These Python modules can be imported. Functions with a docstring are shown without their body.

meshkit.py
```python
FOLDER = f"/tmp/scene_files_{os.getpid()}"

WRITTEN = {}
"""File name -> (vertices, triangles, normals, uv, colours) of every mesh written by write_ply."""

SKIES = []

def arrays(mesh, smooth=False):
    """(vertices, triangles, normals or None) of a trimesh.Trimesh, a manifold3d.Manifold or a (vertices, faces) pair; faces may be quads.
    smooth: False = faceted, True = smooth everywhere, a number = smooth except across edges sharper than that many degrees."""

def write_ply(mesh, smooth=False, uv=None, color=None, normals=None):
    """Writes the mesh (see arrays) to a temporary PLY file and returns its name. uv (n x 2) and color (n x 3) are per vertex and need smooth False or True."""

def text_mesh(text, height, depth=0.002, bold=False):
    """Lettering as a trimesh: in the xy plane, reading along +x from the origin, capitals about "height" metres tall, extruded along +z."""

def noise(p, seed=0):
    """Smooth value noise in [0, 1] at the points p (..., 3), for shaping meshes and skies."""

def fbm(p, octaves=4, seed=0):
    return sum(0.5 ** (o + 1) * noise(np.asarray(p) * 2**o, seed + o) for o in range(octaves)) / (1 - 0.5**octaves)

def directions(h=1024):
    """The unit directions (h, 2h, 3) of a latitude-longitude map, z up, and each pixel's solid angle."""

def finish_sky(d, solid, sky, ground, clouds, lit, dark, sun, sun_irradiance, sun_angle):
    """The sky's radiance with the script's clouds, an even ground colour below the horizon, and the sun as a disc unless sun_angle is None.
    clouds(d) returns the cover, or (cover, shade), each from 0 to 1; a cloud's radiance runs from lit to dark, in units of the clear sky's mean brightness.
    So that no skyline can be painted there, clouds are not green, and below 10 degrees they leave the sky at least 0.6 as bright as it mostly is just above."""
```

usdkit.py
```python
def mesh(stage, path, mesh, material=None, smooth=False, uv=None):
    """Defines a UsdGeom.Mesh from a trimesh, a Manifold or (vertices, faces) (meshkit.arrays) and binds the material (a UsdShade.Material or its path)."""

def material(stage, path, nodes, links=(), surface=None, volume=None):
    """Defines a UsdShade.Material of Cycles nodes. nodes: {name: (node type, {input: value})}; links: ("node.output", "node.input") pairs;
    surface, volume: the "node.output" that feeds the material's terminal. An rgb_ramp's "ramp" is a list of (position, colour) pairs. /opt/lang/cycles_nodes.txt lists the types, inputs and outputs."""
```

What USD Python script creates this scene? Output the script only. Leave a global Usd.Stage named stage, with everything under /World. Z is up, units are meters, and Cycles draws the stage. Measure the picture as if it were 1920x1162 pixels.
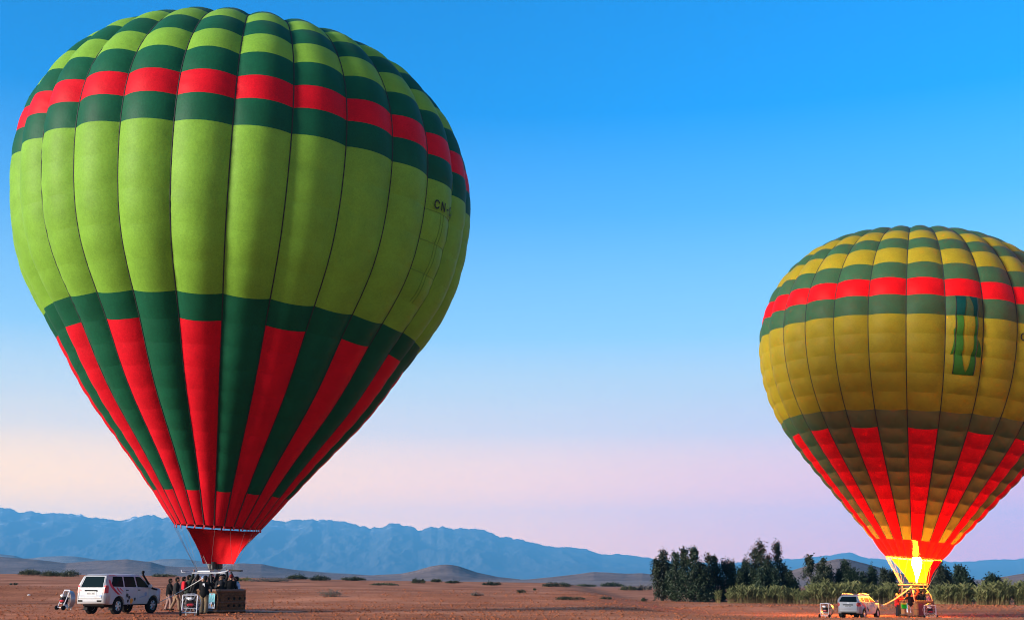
import math
import numpy as np
import trimesh
import manifold3d as m3
import shapely
from shapely.geometry import Polygon, LineString, box as sbox, Point
import meshkit
import usdkit
from pxr import Usd, UsdGeom, UsdLux, UsdShade, Sdf, Gf

stage = Usd.Stage.CreateInMemory()
UsdGeom.SetStageUpAxis(stage, 'Z')
UsdGeom.Xform.Define(stage, '/World')
UsdGeom.Scope.Define(stage, '/World/Looks')

# ------------------------------------------------------------------ camera, sky, sun, exposure
EYE = 1.64
FPX = 2200.0                                   # focal length in widths of the 1920 picture
PITCH = math.atan2(504, FPX)
cam = UsdGeom.Camera.Define(stage, '/World/camera')
cam.CreateHorizontalApertureAttr(36.0)
cam.CreateFocalLengthAttr(36.0 * FPX / 1920.0)
cam.CreateClippingRangeAttr((0.1, 200000.0))
cam.CreateExposureAttr(2.92)
cam.AddTranslateOp().Set((0, 0, EYE))
cam.AddRotateXOp().Set(90 + math.degrees(PITCH))

SUN_DIR = np.array([-0.90, -0.43, 0.0])        # towards the glow, low on the left behind the camera
SUN_EL = math.radians(3.0)
s = SUN_DIR / np.linalg.norm(SUN_DIR) * math.cos(SUN_EL)
SUN = np.array([s[0], s[1], math.sin(SUN_EL)])
sky = UsdLux.DomeLight.Define(stage, '/World/sky')
sky.GetPrim().SetCustomDataByKey('label', 'clear dawn sky, deep blue above and pale peach and lavender at the horizon')
sky.GetPrim().SetCustomDataByKey('category', 'sky')
sky.GetPrim().SetCustomDataByKey('kind', 'structure')
sky_mat = usdkit.material(stage, '/World/Looks/sky', {
    'tex': ('sky_texture', {'sky_type': 'single_scattering', 'sun_disc': False, 'sun_elevation': SUN_EL,
                            'sun_rotation': math.atan2(SUN[0], SUN[1]), 'altitude': 400.0, 'air_density': 1.0,
                            'aerosol_density': 0.3, 'ozone_density': 4.0}),
    'sat': ('hsv', {'saturation': 2.1, 'value': 1.12}),
    'co': ('texture_coordinate', {}),
    'dir': ('vector_math', {'math_type': 'normalize'}),
    'sep': ('separate_xyz', {}),
    'dot': ('vector_math', {'math_type': 'dot_product', 'vector2': (SUN[0], SUN[1], 0.0)}),
    'az': ('map_range', {'from_min': -1.0, 'from_max': 0.35, 'clamp': True}),
    # twilight: pink away from the sun, peach towards it, weakest high up
    'low': ('rgb_ramp', {'ramp': [(0, (2.45, 0.70, 0.86)), (0.18, (2.75, 0.86, 0.82)), (0.42, (3.8, 1.66, 0.55)), (0.7, (4.4, 2.2, 0.22)), (1, (3.2, 1.8, 0.7))]}),
    'mid': ('rgb_ramp', {'ramp': [(0, (1.80, 1.00, 1.30)), (0.18, (1.75, 1.10, 1.28)), (0.42, (2.28, 1.46, 1.12)), (0.7, (2.75, 1.70, 0.85)), (1, (2.3, 1.6, 1.1))]}),
    'f1': ('rgb_ramp', {'ramp': [(0, (1, 1, 1)), (0.16, (1, 1, 1)), (0.22, (.62, .62, .62)), (0.30, (.20, .20, .20)), (0.38, (0, 0, 0)), (1, (0, 0, 0))]}),
    'f2': ('rgb_ramp', {'ramp': [(0, (1, 1, 1)), (0.075, (1, 1, 1)), (0.115, (.60, .60, .60)), (0.155, (.22, .22, .22)), (0.20, (0, 0, 0)), (1, (0, 0, 0))]}),
    'f3': ('rgb_ramp', {'ramp': [(0, (1, 1, 1)), (0.03, (1, 1, 1)), (0.07, (.6, .6, .6)), (0.12, (0, 0, 0)), (1, (0, 0, 0))]}),
    'tint': ('mix', {'mix_type': 'multiply', 'fac': 1.0, 'color2': (0.003, 1.13, 1.14)}),
    'm1': ('mix', {'color2': (0.78, 1.24, 1.58)}), 'm2': ('mix', {}), 'm3': ('mix', {}),
    'bg': ('background_shader', {'strength': 0.08}),
}, [('tex.color', 'sat.color'), ('co.generated', 'dir.vector1'), ('dir.vector', 'sep.vector'), ('dir.vector', 'dot.vector1'),
    ('dot.value', 'az.value'), ('az.result', 'low.fac'), ('az.result', 'mid.fac'), ('sep.z', 'f1.fac'), ('sep.z', 'f2.fac'), ('sep.z', 'f3.fac'),
    ('sat.color', 'tint.color1'), ('tint.color', 'm1.color1'), ('f1.color', 'm1.fac'), ('m1.color', 'm2.color1'), ('mid.color', 'm2.color2'), ('f2.color', 'm2.fac'),
    ('m2.color', 'm3.color1'), ('low.color', 'm3.color2'), ('f3.color', 'm3.fac'), ('m3.color', 'bg.color')], surface='bg.background')
UsdShade.MaterialBindingAPI.Apply(sky.GetPrim()).Bind(sky_mat)

sun = UsdLux.DistantLight.Define(stage, '/World/sun')
sun.CreateIntensityAttr(0.40)
sun.CreateAngleAttr(14.0)
sun.CreateNormalizeAttr(True)
sun.CreateColorAttr((1.0, 0.90, 0.78))
_l = SUN * 1.0
_l = np.array([_l[0], _l[1], math.sin(math.radians(14))]); _l /= np.linalg.norm(_l)   # the middle of the bright glow
sun.AddRotateZOp().Set(math.degrees(math.atan2(_l[0], -_l[1])))
sun.AddRotateXOp().Set(math.degrees(math.acos(_l[2])))

# ------------------------------------------------------------------ helpers
USED = {}


def numbered(parent, name):
    k = (parent, name)
    n = USED.get(k, 0)
    USED[k] = n + 1
    return f'{parent}/{name}' if n == 0 else f'{parent}/{name}_{n:03d}'


def tag(prim, label=None, cat=None, group=None, kind=None):
    p = prim.GetPrim() if hasattr(prim, 'GetPrim') else prim
    for k, v in (('label', label), ('category', cat), ('group', group), ('kind', kind)):
        if v:
            p.SetCustomDataByKey(k, v)
    return p


def path_of(parent):
    if parent is None:
        return '/World'
    if isinstance(parent, str):
        return parent
    return str(parent.GetPath())


def thing(name, label, cat, loc=(0, 0, 0), rotz=0.0, group=None, kind=None):
    x = UsdGeom.Xform.Define(stage, numbered('/World', name))
    x.AddTranslateOp().Set(Gf.Vec3d(*map(float, loc)))
    if rotz:
        x.AddRotateZOp().Set(math.degrees(rotz))
    tag(x, label, cat, group, kind)
    return x.GetPrim()


def obj(name, mesh, mat, parent=None, smooth=30, label=None, cat=None, group=None, kind=None, uv=None):
    p = usdkit.mesh(stage, numbered(path_of(parent), name), mesh, mat, smooth, uv)
    tag(p, label, cat, group, kind)
    return p.GetPrim()


def px(x, y, D):
    """The world point that the picture's pixel (of 1920 x 1162) sees at the distance D along the ground."""
    c, s_ = math.cos(PITCH), math.sin(PITCH)
    zz = (581 - y) / FPX
    v = np.array([(x - 960) / FPX, c - s_ * zz, s_ + c * zz])
    return v / v[1] * D + np.array([0, 0, EYE])


def bx(sx, sy, sz, c=(0, 0, 0), rz=0.0, bev=0.0):
    """A box (x, y, z sizes; centre), its edges bevelled."""
    if bev:
        b = min(bev, sx / 2.2, sy / 2.2, sz / 2.2)
        pts = []
        for sgx in (-1, 1):
            for sgy in (-1, 1):
                for sgz in (-1, 1):
                    for k in range(3):
                        q = np.array([sgx * sx / 2, sgy * sy / 2, sgz * sz / 2])
                        q -= b * np.array([sgx, sgy, sgz]) * (np.arange(3) != k)
                        pts.append(q)
        m = trimesh.convex.convex_hull(np.array(pts))
    else:
        m = trimesh.creation.box([sx, sy, sz])
    if rz:
        m.apply_transform(trimesh.transformations.rotation_matrix(rz, [0, 0, 1]))
    m.apply_translation(c)
    return m


def tube(pts, r, n=6, caps=True):
    """A tube along the points; r one radius or one each."""
    P = np.asarray(pts, float)
    R = np.broadcast_to(np.asarray(r, float), (len(P),))
    T = np.gradient(P, axis=0)
    T /= np.maximum(np.linalg.norm(T, axis=1)[:, None], 1e-9)
    ref = np.array([0, 0, 1.0]) if abs(T[0][2]) < 0.9 else np.array([1.0, 0, 0])
    V = []
    A = np.linspace(0, 2 * np.pi, n, endpoint=False)
    u = np.cross(T[0], ref); u /= np.linalg.norm(u)
    for p, t, rr in zip(P, T, R):
        u = u - t * (u @ t); u /= np.linalg.norm(u)
        w = np.cross(t, u)
        V.append(p + rr * (np.cos(A)[:, None] * u + np.sin(A)[:, None] * w))
    V = np.concatenate(V)
    F = []
    for i in range(len(P) - 1):
        for j in range(n):
            a, b = i * n + j, i * n + (j + 1) % n
            F += [[a, b, b + n], [a, b + n, a + n]]
    if caps:
        m = len(P) - 1
        for j in range(1, n - 1):
            F.append([0, j + 1, j]); F.append([m * n, m * n + j, m * n + j + 1])
    return trimesh.Trimesh(V, F, process=False)


def cat(*ms):
    ms = [m for m in ms if m is not None]
    return trimesh.util.concatenate(ms)


def to_man(m):
    return m3.Manifold(m3.Mesh(np.asarray(m.vertices, np.float32), np.asarray(m.faces, np.uint32)))


def from_man(m):
    q = m.to_mesh()
    return trimesh.Trimesh(q.vert_properties[:, :3], q.tri_verts, process=False)


def move(m, loc=(0, 0, 0), rz=0.0, rx=0.0, ry=0.0):
    m = m.copy()
    for a, ax in ((rx, [1, 0, 0]), (ry, [0, 1, 0]), (rz, [0, 0, 1])):
        if a:
            m.apply_transform(trimesh.transformations.rotation_matrix(a, ax))
    m.apply_translation(loc)
    return m


def grid_mesh(P, flip=False):
    """(n, m, 3) points to a mesh."""
    n, m = P.shape[:2]
    i = np.arange(n * m).reshape(n, m)
    a, b, c, d = i[:-1, :-1].ravel(), i[1:, :-1].ravel(), i[1:, 1:].ravel(), i[:-1, 1:].ravel()
    F = np.vstack([np.c_[a, b, c], np.c_[a, c, d]])
    if flip:
        F = F[:, ::-1]
    return trimesh.Trimesh(P.reshape(-1, 3), F, process=False)


def noise2(x, y, scale, seed=0, oct=4):
    return meshkit.fbm(np.stack([np.asarray(x) / scale, np.asarray(y) / scale, np.full(np.shape(x), 3.7 + seed)], -1), oct, seed)


MATS = {}


def plain(name, color, rough=0.6, metallic=0.0, var=0.0, scale=4.0, spec=0.5, coat=0.0, bump=0.0, bscale=60.0, emit=None):
    """A principled material with a little procedural mottling."""
    if name in MATS:
        return MATS[name]
    n = {'p': ('principled_bsdf', {'base_color': color, 'roughness': rough, 'metallic': metallic, 'specular_ior_level': spec, 'coat_weight': coat})}
    l = []
    if emit:
        n['p'][1].update(emission_color=emit[0], emission_strength=emit[1])
    if var:
        n['co'] = ('texture_coordinate', {})
        n['n'] = ('noise_texture', {'scale': scale, 'detail': 4.0})
        lo = tuple(c * (1 - var) for c in color); hi = tuple(min(1, c * (1 + var)) for c in color)
        n['r'] = ('rgb_ramp', {'ramp': [(0.3, lo), (0.7, hi)]})
        l += [('co.object', 'n.vector'), ('n.fac', 'r.fac'), ('r.color', 'p.base_color')]
    if bump:
        n['cb'] = ('texture_coordinate', {})
        n['nb'] = ('noise_texture', {'scale': bscale, 'detail': 3.0})
        n['bm'] = ('bump', {'strength': bump, 'distance': 0.02})
        l += [('cb.object', 'nb.vector'), ('nb.fac', 'bm.height'), ('bm.normal', 'p.normal')]
    MATS[name] = usdkit.material(stage, f'/World/Looks/{name}', n, l, surface='p.BSDF')
    return MATS[name]


# ------------------------------------------------------------------ the ground
def sstep(a, b, v):
    t = np.clip((np.asarray(v, float) - a) / (b - a), 0, 1)
    return t * t * (3 - 2 * t)


def ground_h(x, y):
    x = np.asarray(x, float); y = np.asarray(y, float)
    u = 960 + FPX * 0.97 * x / np.maximum(y, 5.0)           # about the picture's column
    right = sstep(4, 14, x - 0.02 * y)
    # a foreground rise on the right, and the hollow behind it in which the second balloon stands
    rise = -0.32 * sstep(30, 60, y) * right
    dip = -0.72 * right * sstep(63, 75, y)
    # beyond 95 m the field climbs gently to its far edge, most on the left
    edge = np.interp(u, [-600, 0, 330, 700, 1000, 1240, 1500, 2600], [2.9, 2.65, 2.2, 1.35, 0.75, 0.35, 0.0, 0.0])
    far = edge * sstep(88, 250, y) - edge * sstep(255, 420, y)
    back = 0.86 * right * sstep(180, 600, y)
    bank = 0.42 * np.exp(-((y - 100 - 4 * np.sin(x * 0.13)) / 7.0) ** 2) * sstep(1330, 1050, u)
    mound = 0.75 * np.exp(-((x + 52) / 17) ** 2 - ((y - 106) / 6) ** 2) + 0.5 * np.exp(-((x + 38) / 14) ** 2 - ((y - 98) / 5) ** 2)
    berm = 0.30 * np.exp(-((y - 113 - 3 * np.sin(x * 0.21)) / 3.5) ** 2) * sstep(1250, 1330, u)
    rough = (noise2(x, y, 9.0, 1) - 0.5) * 0.22 * sstep(70, 100, y) + (noise2(x, y, 2.2, 2) - 0.5) * 0.07 + (noise2(x, y, 0.55, 5, 3) - 0.5) * 0.045 * sstep(120, 60, y)
    swell = (noise2(x, y, 60.0, 3, 3) - 0.5) * 0.7 * sstep(100, 160, y) * sstep(700, 330, y)
    flat = 1 - sstep(500, 900, y)
    return rise + dip + back + (far + bank + mound + berm + rough + swell) * flat


def gz(x, y):
    return float(ground_h(np.array([x]), np.array([y]))[0])


ys = np.concatenate([np.arange(-60, 30, 6.0), np.arange(30, 42, 1.0), np.arange(42, 66, 0.16), np.arange(66, 130, 0.4), np.arange(130, 300, 2.0), np.geomspace(300, 22000, 60)])
us = np.concatenate([np.linspace(-6, -0.7, 16), np.linspace(-0.55, 0.55, 420), np.linspace(0.7, 6, 16)])
Y, U = np.meshgrid(ys, us, indexing='ij')
X = U * np.maximum(np.abs(Y), 40)
GP = np.stack([X, Y, ground_h(X, Y)], -1)

ground_mat = usdkit.material(stage, '/World/Looks/red_soil', {
    'g': ('geometry', {}),
    'n1': ('noise_texture', {'scale': 0.11, 'detail': 6.0, 'roughness': 0.6}),
    'st': ('mapping', {'scale': (0.05, 0.35, 1.0)}),
    'n2': ('noise_texture', {'scale': 1.0, 'detail': 5.0, 'roughness': 0.65}),
    'n3': ('noise_texture', {'scale': 3.6, 'detail': 7.0, 'roughness': 0.75}),
    'r1': ('rgb_ramp', {'ramp': [(0.36, (0.29, 0.094, 0.040)), (0.5, (0.39, 0.132, 0.060)), (0.62, (0.47, 0.178, 0.090))]}),
    'r2': ('rgb_ramp', {'ramp': [(0.32, (0.56, 0.53, 0.52)), (0.5, (0.95, 0.95, 0.95)), (0.68, (1.18, 1.15, 1.12))]}),
    'r3': ('rgb_ramp', {'ramp': [(0.30, (0.55, 0.52, 0.50)), (0.5, (0.98, 0.98, 0.98)), (0.72, (1.25, 1.22, 1.2))]}),
    'm1': ('mix', {'mix_type': 'multiply', 'fac': 0.8}),
    'm2': ('mix', {'mix_type': 'multiply', 'fac': 0.75}),
    # beyond the ploughed field: a grey, scrubby plain
    'sep': ('separate_xyz', {}),
    'far': ('map_range', {'from_min': 255.0, 'from_max': 420.0, 'clamp': True}),
    'np': ('noise_texture', {'scale': 0.012, 'detail': 7.0, 'roughness': 0.7}),
    'rp': ('rgb_ramp', {'ramp': [(0.3, (0.115, 0.085, 0.075)), (0.55, (0.205, 0.155, 0.135)), (0.7, (0.28, 0.215, 0.18))]}),
    'mf': ('mix', {}),
    'bn': ('noise_texture', {'scale': 7.0, 'detail': 6.0, 'roughness': 0.7}),
    'b': ('bump', {'strength': 0.9, 'distance': 0.09}),
    'p': ('principled_bsdf', {'roughness': 0.95, 'specular_ior_level': 0.1}),
}, [('g.position', 'n1.vector'), ('g.position', 'st.vector'), ('st.vector', 'n2.vector'), ('g.position', 'n3.vector'), ('g.position', 'bn.vector'), ('g.position', 'np.vector'),
    ('n1.fac', 'r1.fac'), ('n2.fac', 'r2.fac'), ('n3.fac', 'r3.fac'), ('r1.color', 'm1.color1'), ('r2.color', 'm1.color2'), ('m1.color', 'm2.color1'), ('r3.color', 'm2.color2'),
    ('g.position', 'sep.vector'), ('sep.y', 'far.value'), ('np.fac', 'rp.fac'), ('far.result', 'mf.fac'), ('m2.color', 'mf.color1'), ('rp.color', 'mf.color2'),
    ('mf.color', 'p.base_color'), ('bn.fac', 'b.height'), ('b.normal', 'p.normal')], surface='p.BSDF')
obj('ground', grid_mesh(GP, flip=True), ground_mat, smooth=True, label='bare reddish brown earth field running to the distant plain', cat='ground', kind='structure')


# ------------------------------------------------------------------ hills and mountains
def ridge(name, pts, D, depth, mat, label, nv=60, du=4.0, rough=0.05, foot=-6.0, spur=0.25, seed=0, cat_='hill', power=1.0, crag=0.8):
    """A range whose skyline passes through the pixels when seen from the field, with slopes in front of and behind it."""
    q = np.array(pts, float)
    uu = np.arange(q[0, 0], q[-1, 0] + du / 2, du)
    jag = (noise2(uu, uu * 0, 9.0, seed + 5, 5) - 0.5) * crag
    top = np.array([px(a, np.interp(a, q[:, 0], q[:, 1]), D) for a in uu])
    jz = -jag * (px(0, 1000, D) - px(0, 1001, D))[2]
    v = np.linspace(-1, 1, 2 * nv + 1)
    Uu, V = np.meshgrid(np.arange(len(uu)), v, indexing='ij')
    xx = top[:, 0][:, None] * (1 + V * depth / D)
    yy = D + V * depth
    hgt = top[:, 2] - foot
    wx = xx; wy = yy + np.zeros_like(xx)
    sc = depth
    f1 = noise2(wx, wy * 0.7, sc * 0.20, seed + 1, 6)
    ridg = 1 - 2 * np.abs(noise2(wx, wy * 0.45, sc * 0.13, seed + 2, 6) - 0.5)
    base = np.clip(1 - np.abs(V), 0, 1) ** power
    amp = np.sin(np.pi * np.clip(np.abs(V), 0, 1)) ** 0.8
    prof = base + amp * (spur * (ridg - 0.75) + rough * 4 * (f1 - 0.5) * (1 - np.abs(V)))
    z = foot + hgt[:, None] * np.clip(prof, 0, 0.995 - 0.06 * np.abs(V) * 3)
    z = np.where(V == 0, top[:, 2][:, None], z)
    z = z + jz[:, None] * np.exp(-np.abs(V) * 14) * np.clip(hgt / hgt.max() * 2, 0, 1)[:, None]
    return obj(name, grid_mesh(np.stack([xx, wy, z], -1), flip=False), mat, smooth=True, label=label, cat=cat_, kind='structure')


def hill_mat(name, dark, light, scale, snow=None, bump=1.0):
    n = {
        'g': ('geometry', {}),
        'n1': ('noise_texture', {'scale': scale, 'detail': 8.0, 'roughness': 0.68}),
        'v': ('voronoi_texture', {'scale': scale * 9}),
        'rv': ('rgb_ramp', {'ramp': [(0.10, (0.35, 0.36, 0.30)), (0.28, (1, 1, 1))]}),
        'r': ('rgb_ramp', {'ramp': [(0.32, dark), (0.68, light)]}),
        'm': ('mix', {'mix_type': 'multiply', 'fac': 0.55}),
        'b': ('bump', {'strength': 0.6, 'distance': bump}),
        'p': ('principled_bsdf', {'roughness': 0.95, 'specular_ior_level': 0.05}),
    }
    l = [('g.position', 'n1.vector'), ('g.position', 'v.vector'), ('n1.fac', 'r.fac'), ('v.distance', 'rv.fac'), ('r.color', 'm.color1'), ('rv.color', 'm.color2'), ('n1.fac', 'b.height'), ('b.normal', 'p.normal')]
    last = 'm.color'
    if snow:
        n['sp'] = ('separate_xyz', {})
        n['mr'] = ('map_range', {'from_min': snow[0], 'from_max': snow[1], 'to_max': 0.6, 'clamp': True})
        n['ns'] = ('noise_texture', {'scale': 0.004, 'detail': 8.0, 'roughness': 0.7})
        n['rs'] = ('rgb_ramp', {'ramp': [(0.56, (0, 0, 0)), (0.62, (1, 1, 1))]})
        n['ml'] = ('math', {'math_type': 'multiply'})
        n['ms'] = ('mix', {'color2': (0.75, 0.78, 0.82)})
        l += [('g.position', 'sp.vector'), ('sp.z', 'mr.value'), ('g.position', 'ns.vector'), ('ns.fac', 'rs.fac'), ('rs.color', 'ml.value1'), ('mr.result', 'ml.value2'), ('ml.value', 'ms.fac'), (last, 'ms.color1')]
        last = 'ms.color'
    l.append((last, 'p.base_color'))
    return usdkit.material(stage, f'/World/Looks/{name}', n, l, surface='p.BSDF')


M_near = hill_mat('near_hill', (0.11, 0.075, 0.065), (0.21, 0.15, 0.128), 0.02, bump=3.0)
M_mid = hill_mat('middle_hill', (0.10, 0.085, 0.075), (0.19, 0.155, 0.135), 0.008, bump=6.0)
M_far = hill_mat('mountain_rock', (0.030, 0.030, 0.032), (0.062, 0.058, 0.056), 0.0012, snow=(560.0, 900.0), bump=30.0)

skyline = [(-420, 948), (-300, 962), (-160, 950), (-60, 958), (0, 952.7), (10.6, 951.6), (24.8, 954.8), (38, 961), (60, 957), (79.7, 963.3), (101, 959.8), (124, 962.8), (150.6, 963.6), (164.7, 969.3), (200, 972.5), (226.7, 975.7), (253, 968), (274.5, 965.4), (290, 966), (303, 970.7), (311.7, 968), (350, 961), (390, 968), (430, 963), (470, 971), (509.7, 973.6), (535, 977.6), (555, 973.6), (587, 971.7), (595, 975.6), (614.6, 973.6), (650, 979.6), (693.7, 989.5), (713.5, 988.3), (733, 979.6), (753, 983.5), (775, 987.5), (784.8, 994.6), (808.5, 986.7), (820, 989.5), (832, 986.3), (848, 990.7), (895.6, 991.5), (923, 997.4), (943, 1007.3), (979, 1010.5), (1006, 1019), (1034, 1024), (1066, 1025), (1101, 1029), (1129, 1039), (1173, 1039), (1216, 1045), (1236, 1050), (1300, 1054), (1369, 1056), (1440, 1062), (1500, 1066)]
ridge('mountain_range', skyline, 16000, 3600, M_far, 'long blue mountain range with faint snow streaks, left and centre of the horizon', nv=70, du=1.5, foot=-20, crag=9.0, spur=0.30, seed=4, cat_='mountains')
ridge('mountain_range', [(1340, 1064), (1369, 1056.5), (1385, 1054), (1404, 1055), (1440, 1051), (1477, 1047), (1503, 1047), (1520, 1043.5), (1551, 1041), (1572, 1037), (1592, 1035.3), (1600, 1037), (1614, 1041.8), (1624, 1044.7), (1652, 1047.6), (1680, 1051), (1720, 1047), (1764, 1048.8), (1780, 1053), (1824, 1051.6), (1858, 1048.8), (1907, 1048), (1913, 1046), (1935, 1045), (2000, 1050), (2150, 1043), (2350, 1056)], 17500, 3000, M_far,
      'lower blue mountain ridge behind the right-hand balloon', nv=50, du=1.5, foot=-20, crag=4.0, spur=0.25, seed=9, cat_='mountains')
ridge('hill', [(-120, 1050), (-60, 1041), (0, 1038), (26.6, 1040.7), (44, 1046), (58, 1046), (80, 1043), (115, 1041.6), (142, 1042.4), (177, 1047.7), (195, 1049.5), (235, 1056), (276, 1051.8), (301, 1047.7), (331, 1046.6), (345, 1047), (372, 1051), (389, 1052.4), (440, 1059), (500, 1061), (540, 1066), (600, 1071), (640, 1073.5), (700, 1078)], 5600, 900, M_mid,
      'bluish low hills rising behind the nearer ridge on the left', nv=30, du=4.0, foot=-8, spur=0.10, seed=12)
ridge('hill', [(-260, 1058), (-120, 1048), (0, 1043), (71, 1048.6), (124, 1055), (159, 1052), (239, 1047.7), (283, 1053), (310, 1060), (336, 1062), (363, 1062), (411, 1061), (447.5, 1055), (491, 1056.8), (523, 1063), (570, 1070), (620, 1074), (680, 1077), (720, 1080), (760, 1084)], 2300, 600, M_near,
      'long purple grey scrubby ridge behind the white off-roader and left balloon basket', nv=40, du=3.0, foot=-4, spur=0.14, seed=15, power=1.3)
ridge('hill', [(640, 1081), (700, 1077.5), (753, 1074.6), (781, 1068.6), (808.6, 1060.7), (825, 1058.3), (838, 1057.6), (848, 1058.3), (860, 1060.7), (895.7, 1072.6), (935, 1081), (975, 1085)], 1750, 260, M_near,
      'lone rounded conical hill in the middle of the plain', nv=40, du=2.5, foot=-4, spur=0.12, seed=18)
ridge('hill', [(960, 1087), (994.6, 1085), (1054, 1079), (1113, 1071.4), (1140, 1072.5), (1172.7, 1074.6), (1204, 1073.8), (1232, 1077), (1290, 1083), (1340, 1087)], 1600, 300, M_near,
      'broad low flat-topped hill just left of the tree row', nv=40, du=2.5, foot=-4, spur=0.12, seed=21)
ridge('hill', [(1380, 1089), (1430, 1082), (1480, 1070), (1503, 1063), (1526, 1056), (1554.5, 1050), (1571.7, 1046.8), (1591, 1047.6), (1617.5, 1054.4), (1646, 1062), (1675, 1071), (1720, 1082), (1760, 1088)], 1250, 330, M_near,
      'rounded brown hill rising behind the trees left of the lit balloon', nv=40, du=2.5, foot=-4, spur=0.10, seed=24)
ridge('hill', [(1770, 1097), (1800, 1094), (1823.6, 1090.5), (1858.5, 1083.6), (1879, 1080.8), (1920, 1074), (1990, 1066), (2080, 1070), (2200, 1086)], 1000, 300, M_near,
      'dark hill slope climbing at the right edge behind the reeds', nv=40, du=2.5, foot=-4, spur=0.10, seed=27)

# ------------------------------------------------------------------ the air
haze_mat = usdkit.material(stage, '/World/Looks/haze', {'v': ('principled_volume', {'color': (0.15, 0.56, 1.0), 'density': 5.4e-5, 'anisotropy': 0.0})}, [], volume='v.volume')
obj('haze', trimesh.creation.box([46000, 46000, 1320], trimesh.transformations.translation_matrix([0, 0, 1320 / 2 - 30])), haze_mat, smooth=False,
    label='thin blue haze filling the air over the plain', cat='haze', kind='stuff')
# ------------------------------------------------------------------ balloon cloth
def cloth(name, color, trans=0.22, through=None, sheer=0.0):
    """Coated ripstop: mostly diffuse, a little light passes, a faint sheen and a fine pucker."""
    lo = tuple(c * 0.86 for c in color); hi = tuple(min(1, c * 1.12) for c in color)
    return usdkit.material(stage, f'/World/Looks/{name}', {
        'g': ('texture_coordinate', {}),
        'n': ('noise_texture', {'scale': 0.7, 'detail': 5.0, 'roughness': 0.6}),
        'r': ('rgb_ramp', {'ramp': [(0.3, lo), (0.7, hi)]}),
        'nf': ('noise_texture', {'scale': 11.0, 'detail': 3.0, 'roughness': 0.8}),
        'rf': ('rgb_ramp', {'ramp': [(0.32, (0.78, 0.78, 0.78)), (0.68, (1.20, 1.20, 1.20))]}),
        'mf': ('mix', {'mix_type': 'multiply', 'fac': 0.6}),
        'n2': ('noise_texture', {'scale': 3.5, 'detail': 5.0, 'roughness': 0.65}),
        'b': ('bump', {'strength': 0.22, 'distance': 0.05}),
        'p': ('principled_bsdf', {'roughness': 0.55, 'specular_ior_level': 0.10, 'sheen_weight': 0.02, 'sheen_roughness': 0.5}),
        't': ('translucent_bsdf', {'color': through or color}),
        'm': ('mix_closure', {'fac': trans}),
        'cl': ('transparent_bsdf', {'color': (0.95, 0.85, 0.7)}), 'ms': ('mix_closure', {'fac': sheer}),
    }, [('m.closure', 'ms.closure1'), ('cl.BSDF', 'ms.closure2'), ('g.object', 'n.vector'), ('g.object', 'n2.vector'), ('n.fac', 'r.fac'), ('g.object', 'nf.vector'), ('nf.fac', 'rf.fac'), ('r.color', 'mf.color1'), ('rf.color', 'mf.color2'), ('mf.color', 'p.base_color'), ('n2.fac', 'b.height'),
        ('b.normal', 'p.normal'), ('p.BSDF', 'm.closure1'), ('t.BSDF', 'm.closure2')], surface='ms.closure' if sheer else 'm.closure')


NG = 28
ROWS_T = ['top', 'up4', 'up3', 'up2', 'up1', 'redtop', 'redbot', 'limetop', 'limebot', 'wedge', 'botred', 'mouth']


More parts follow.
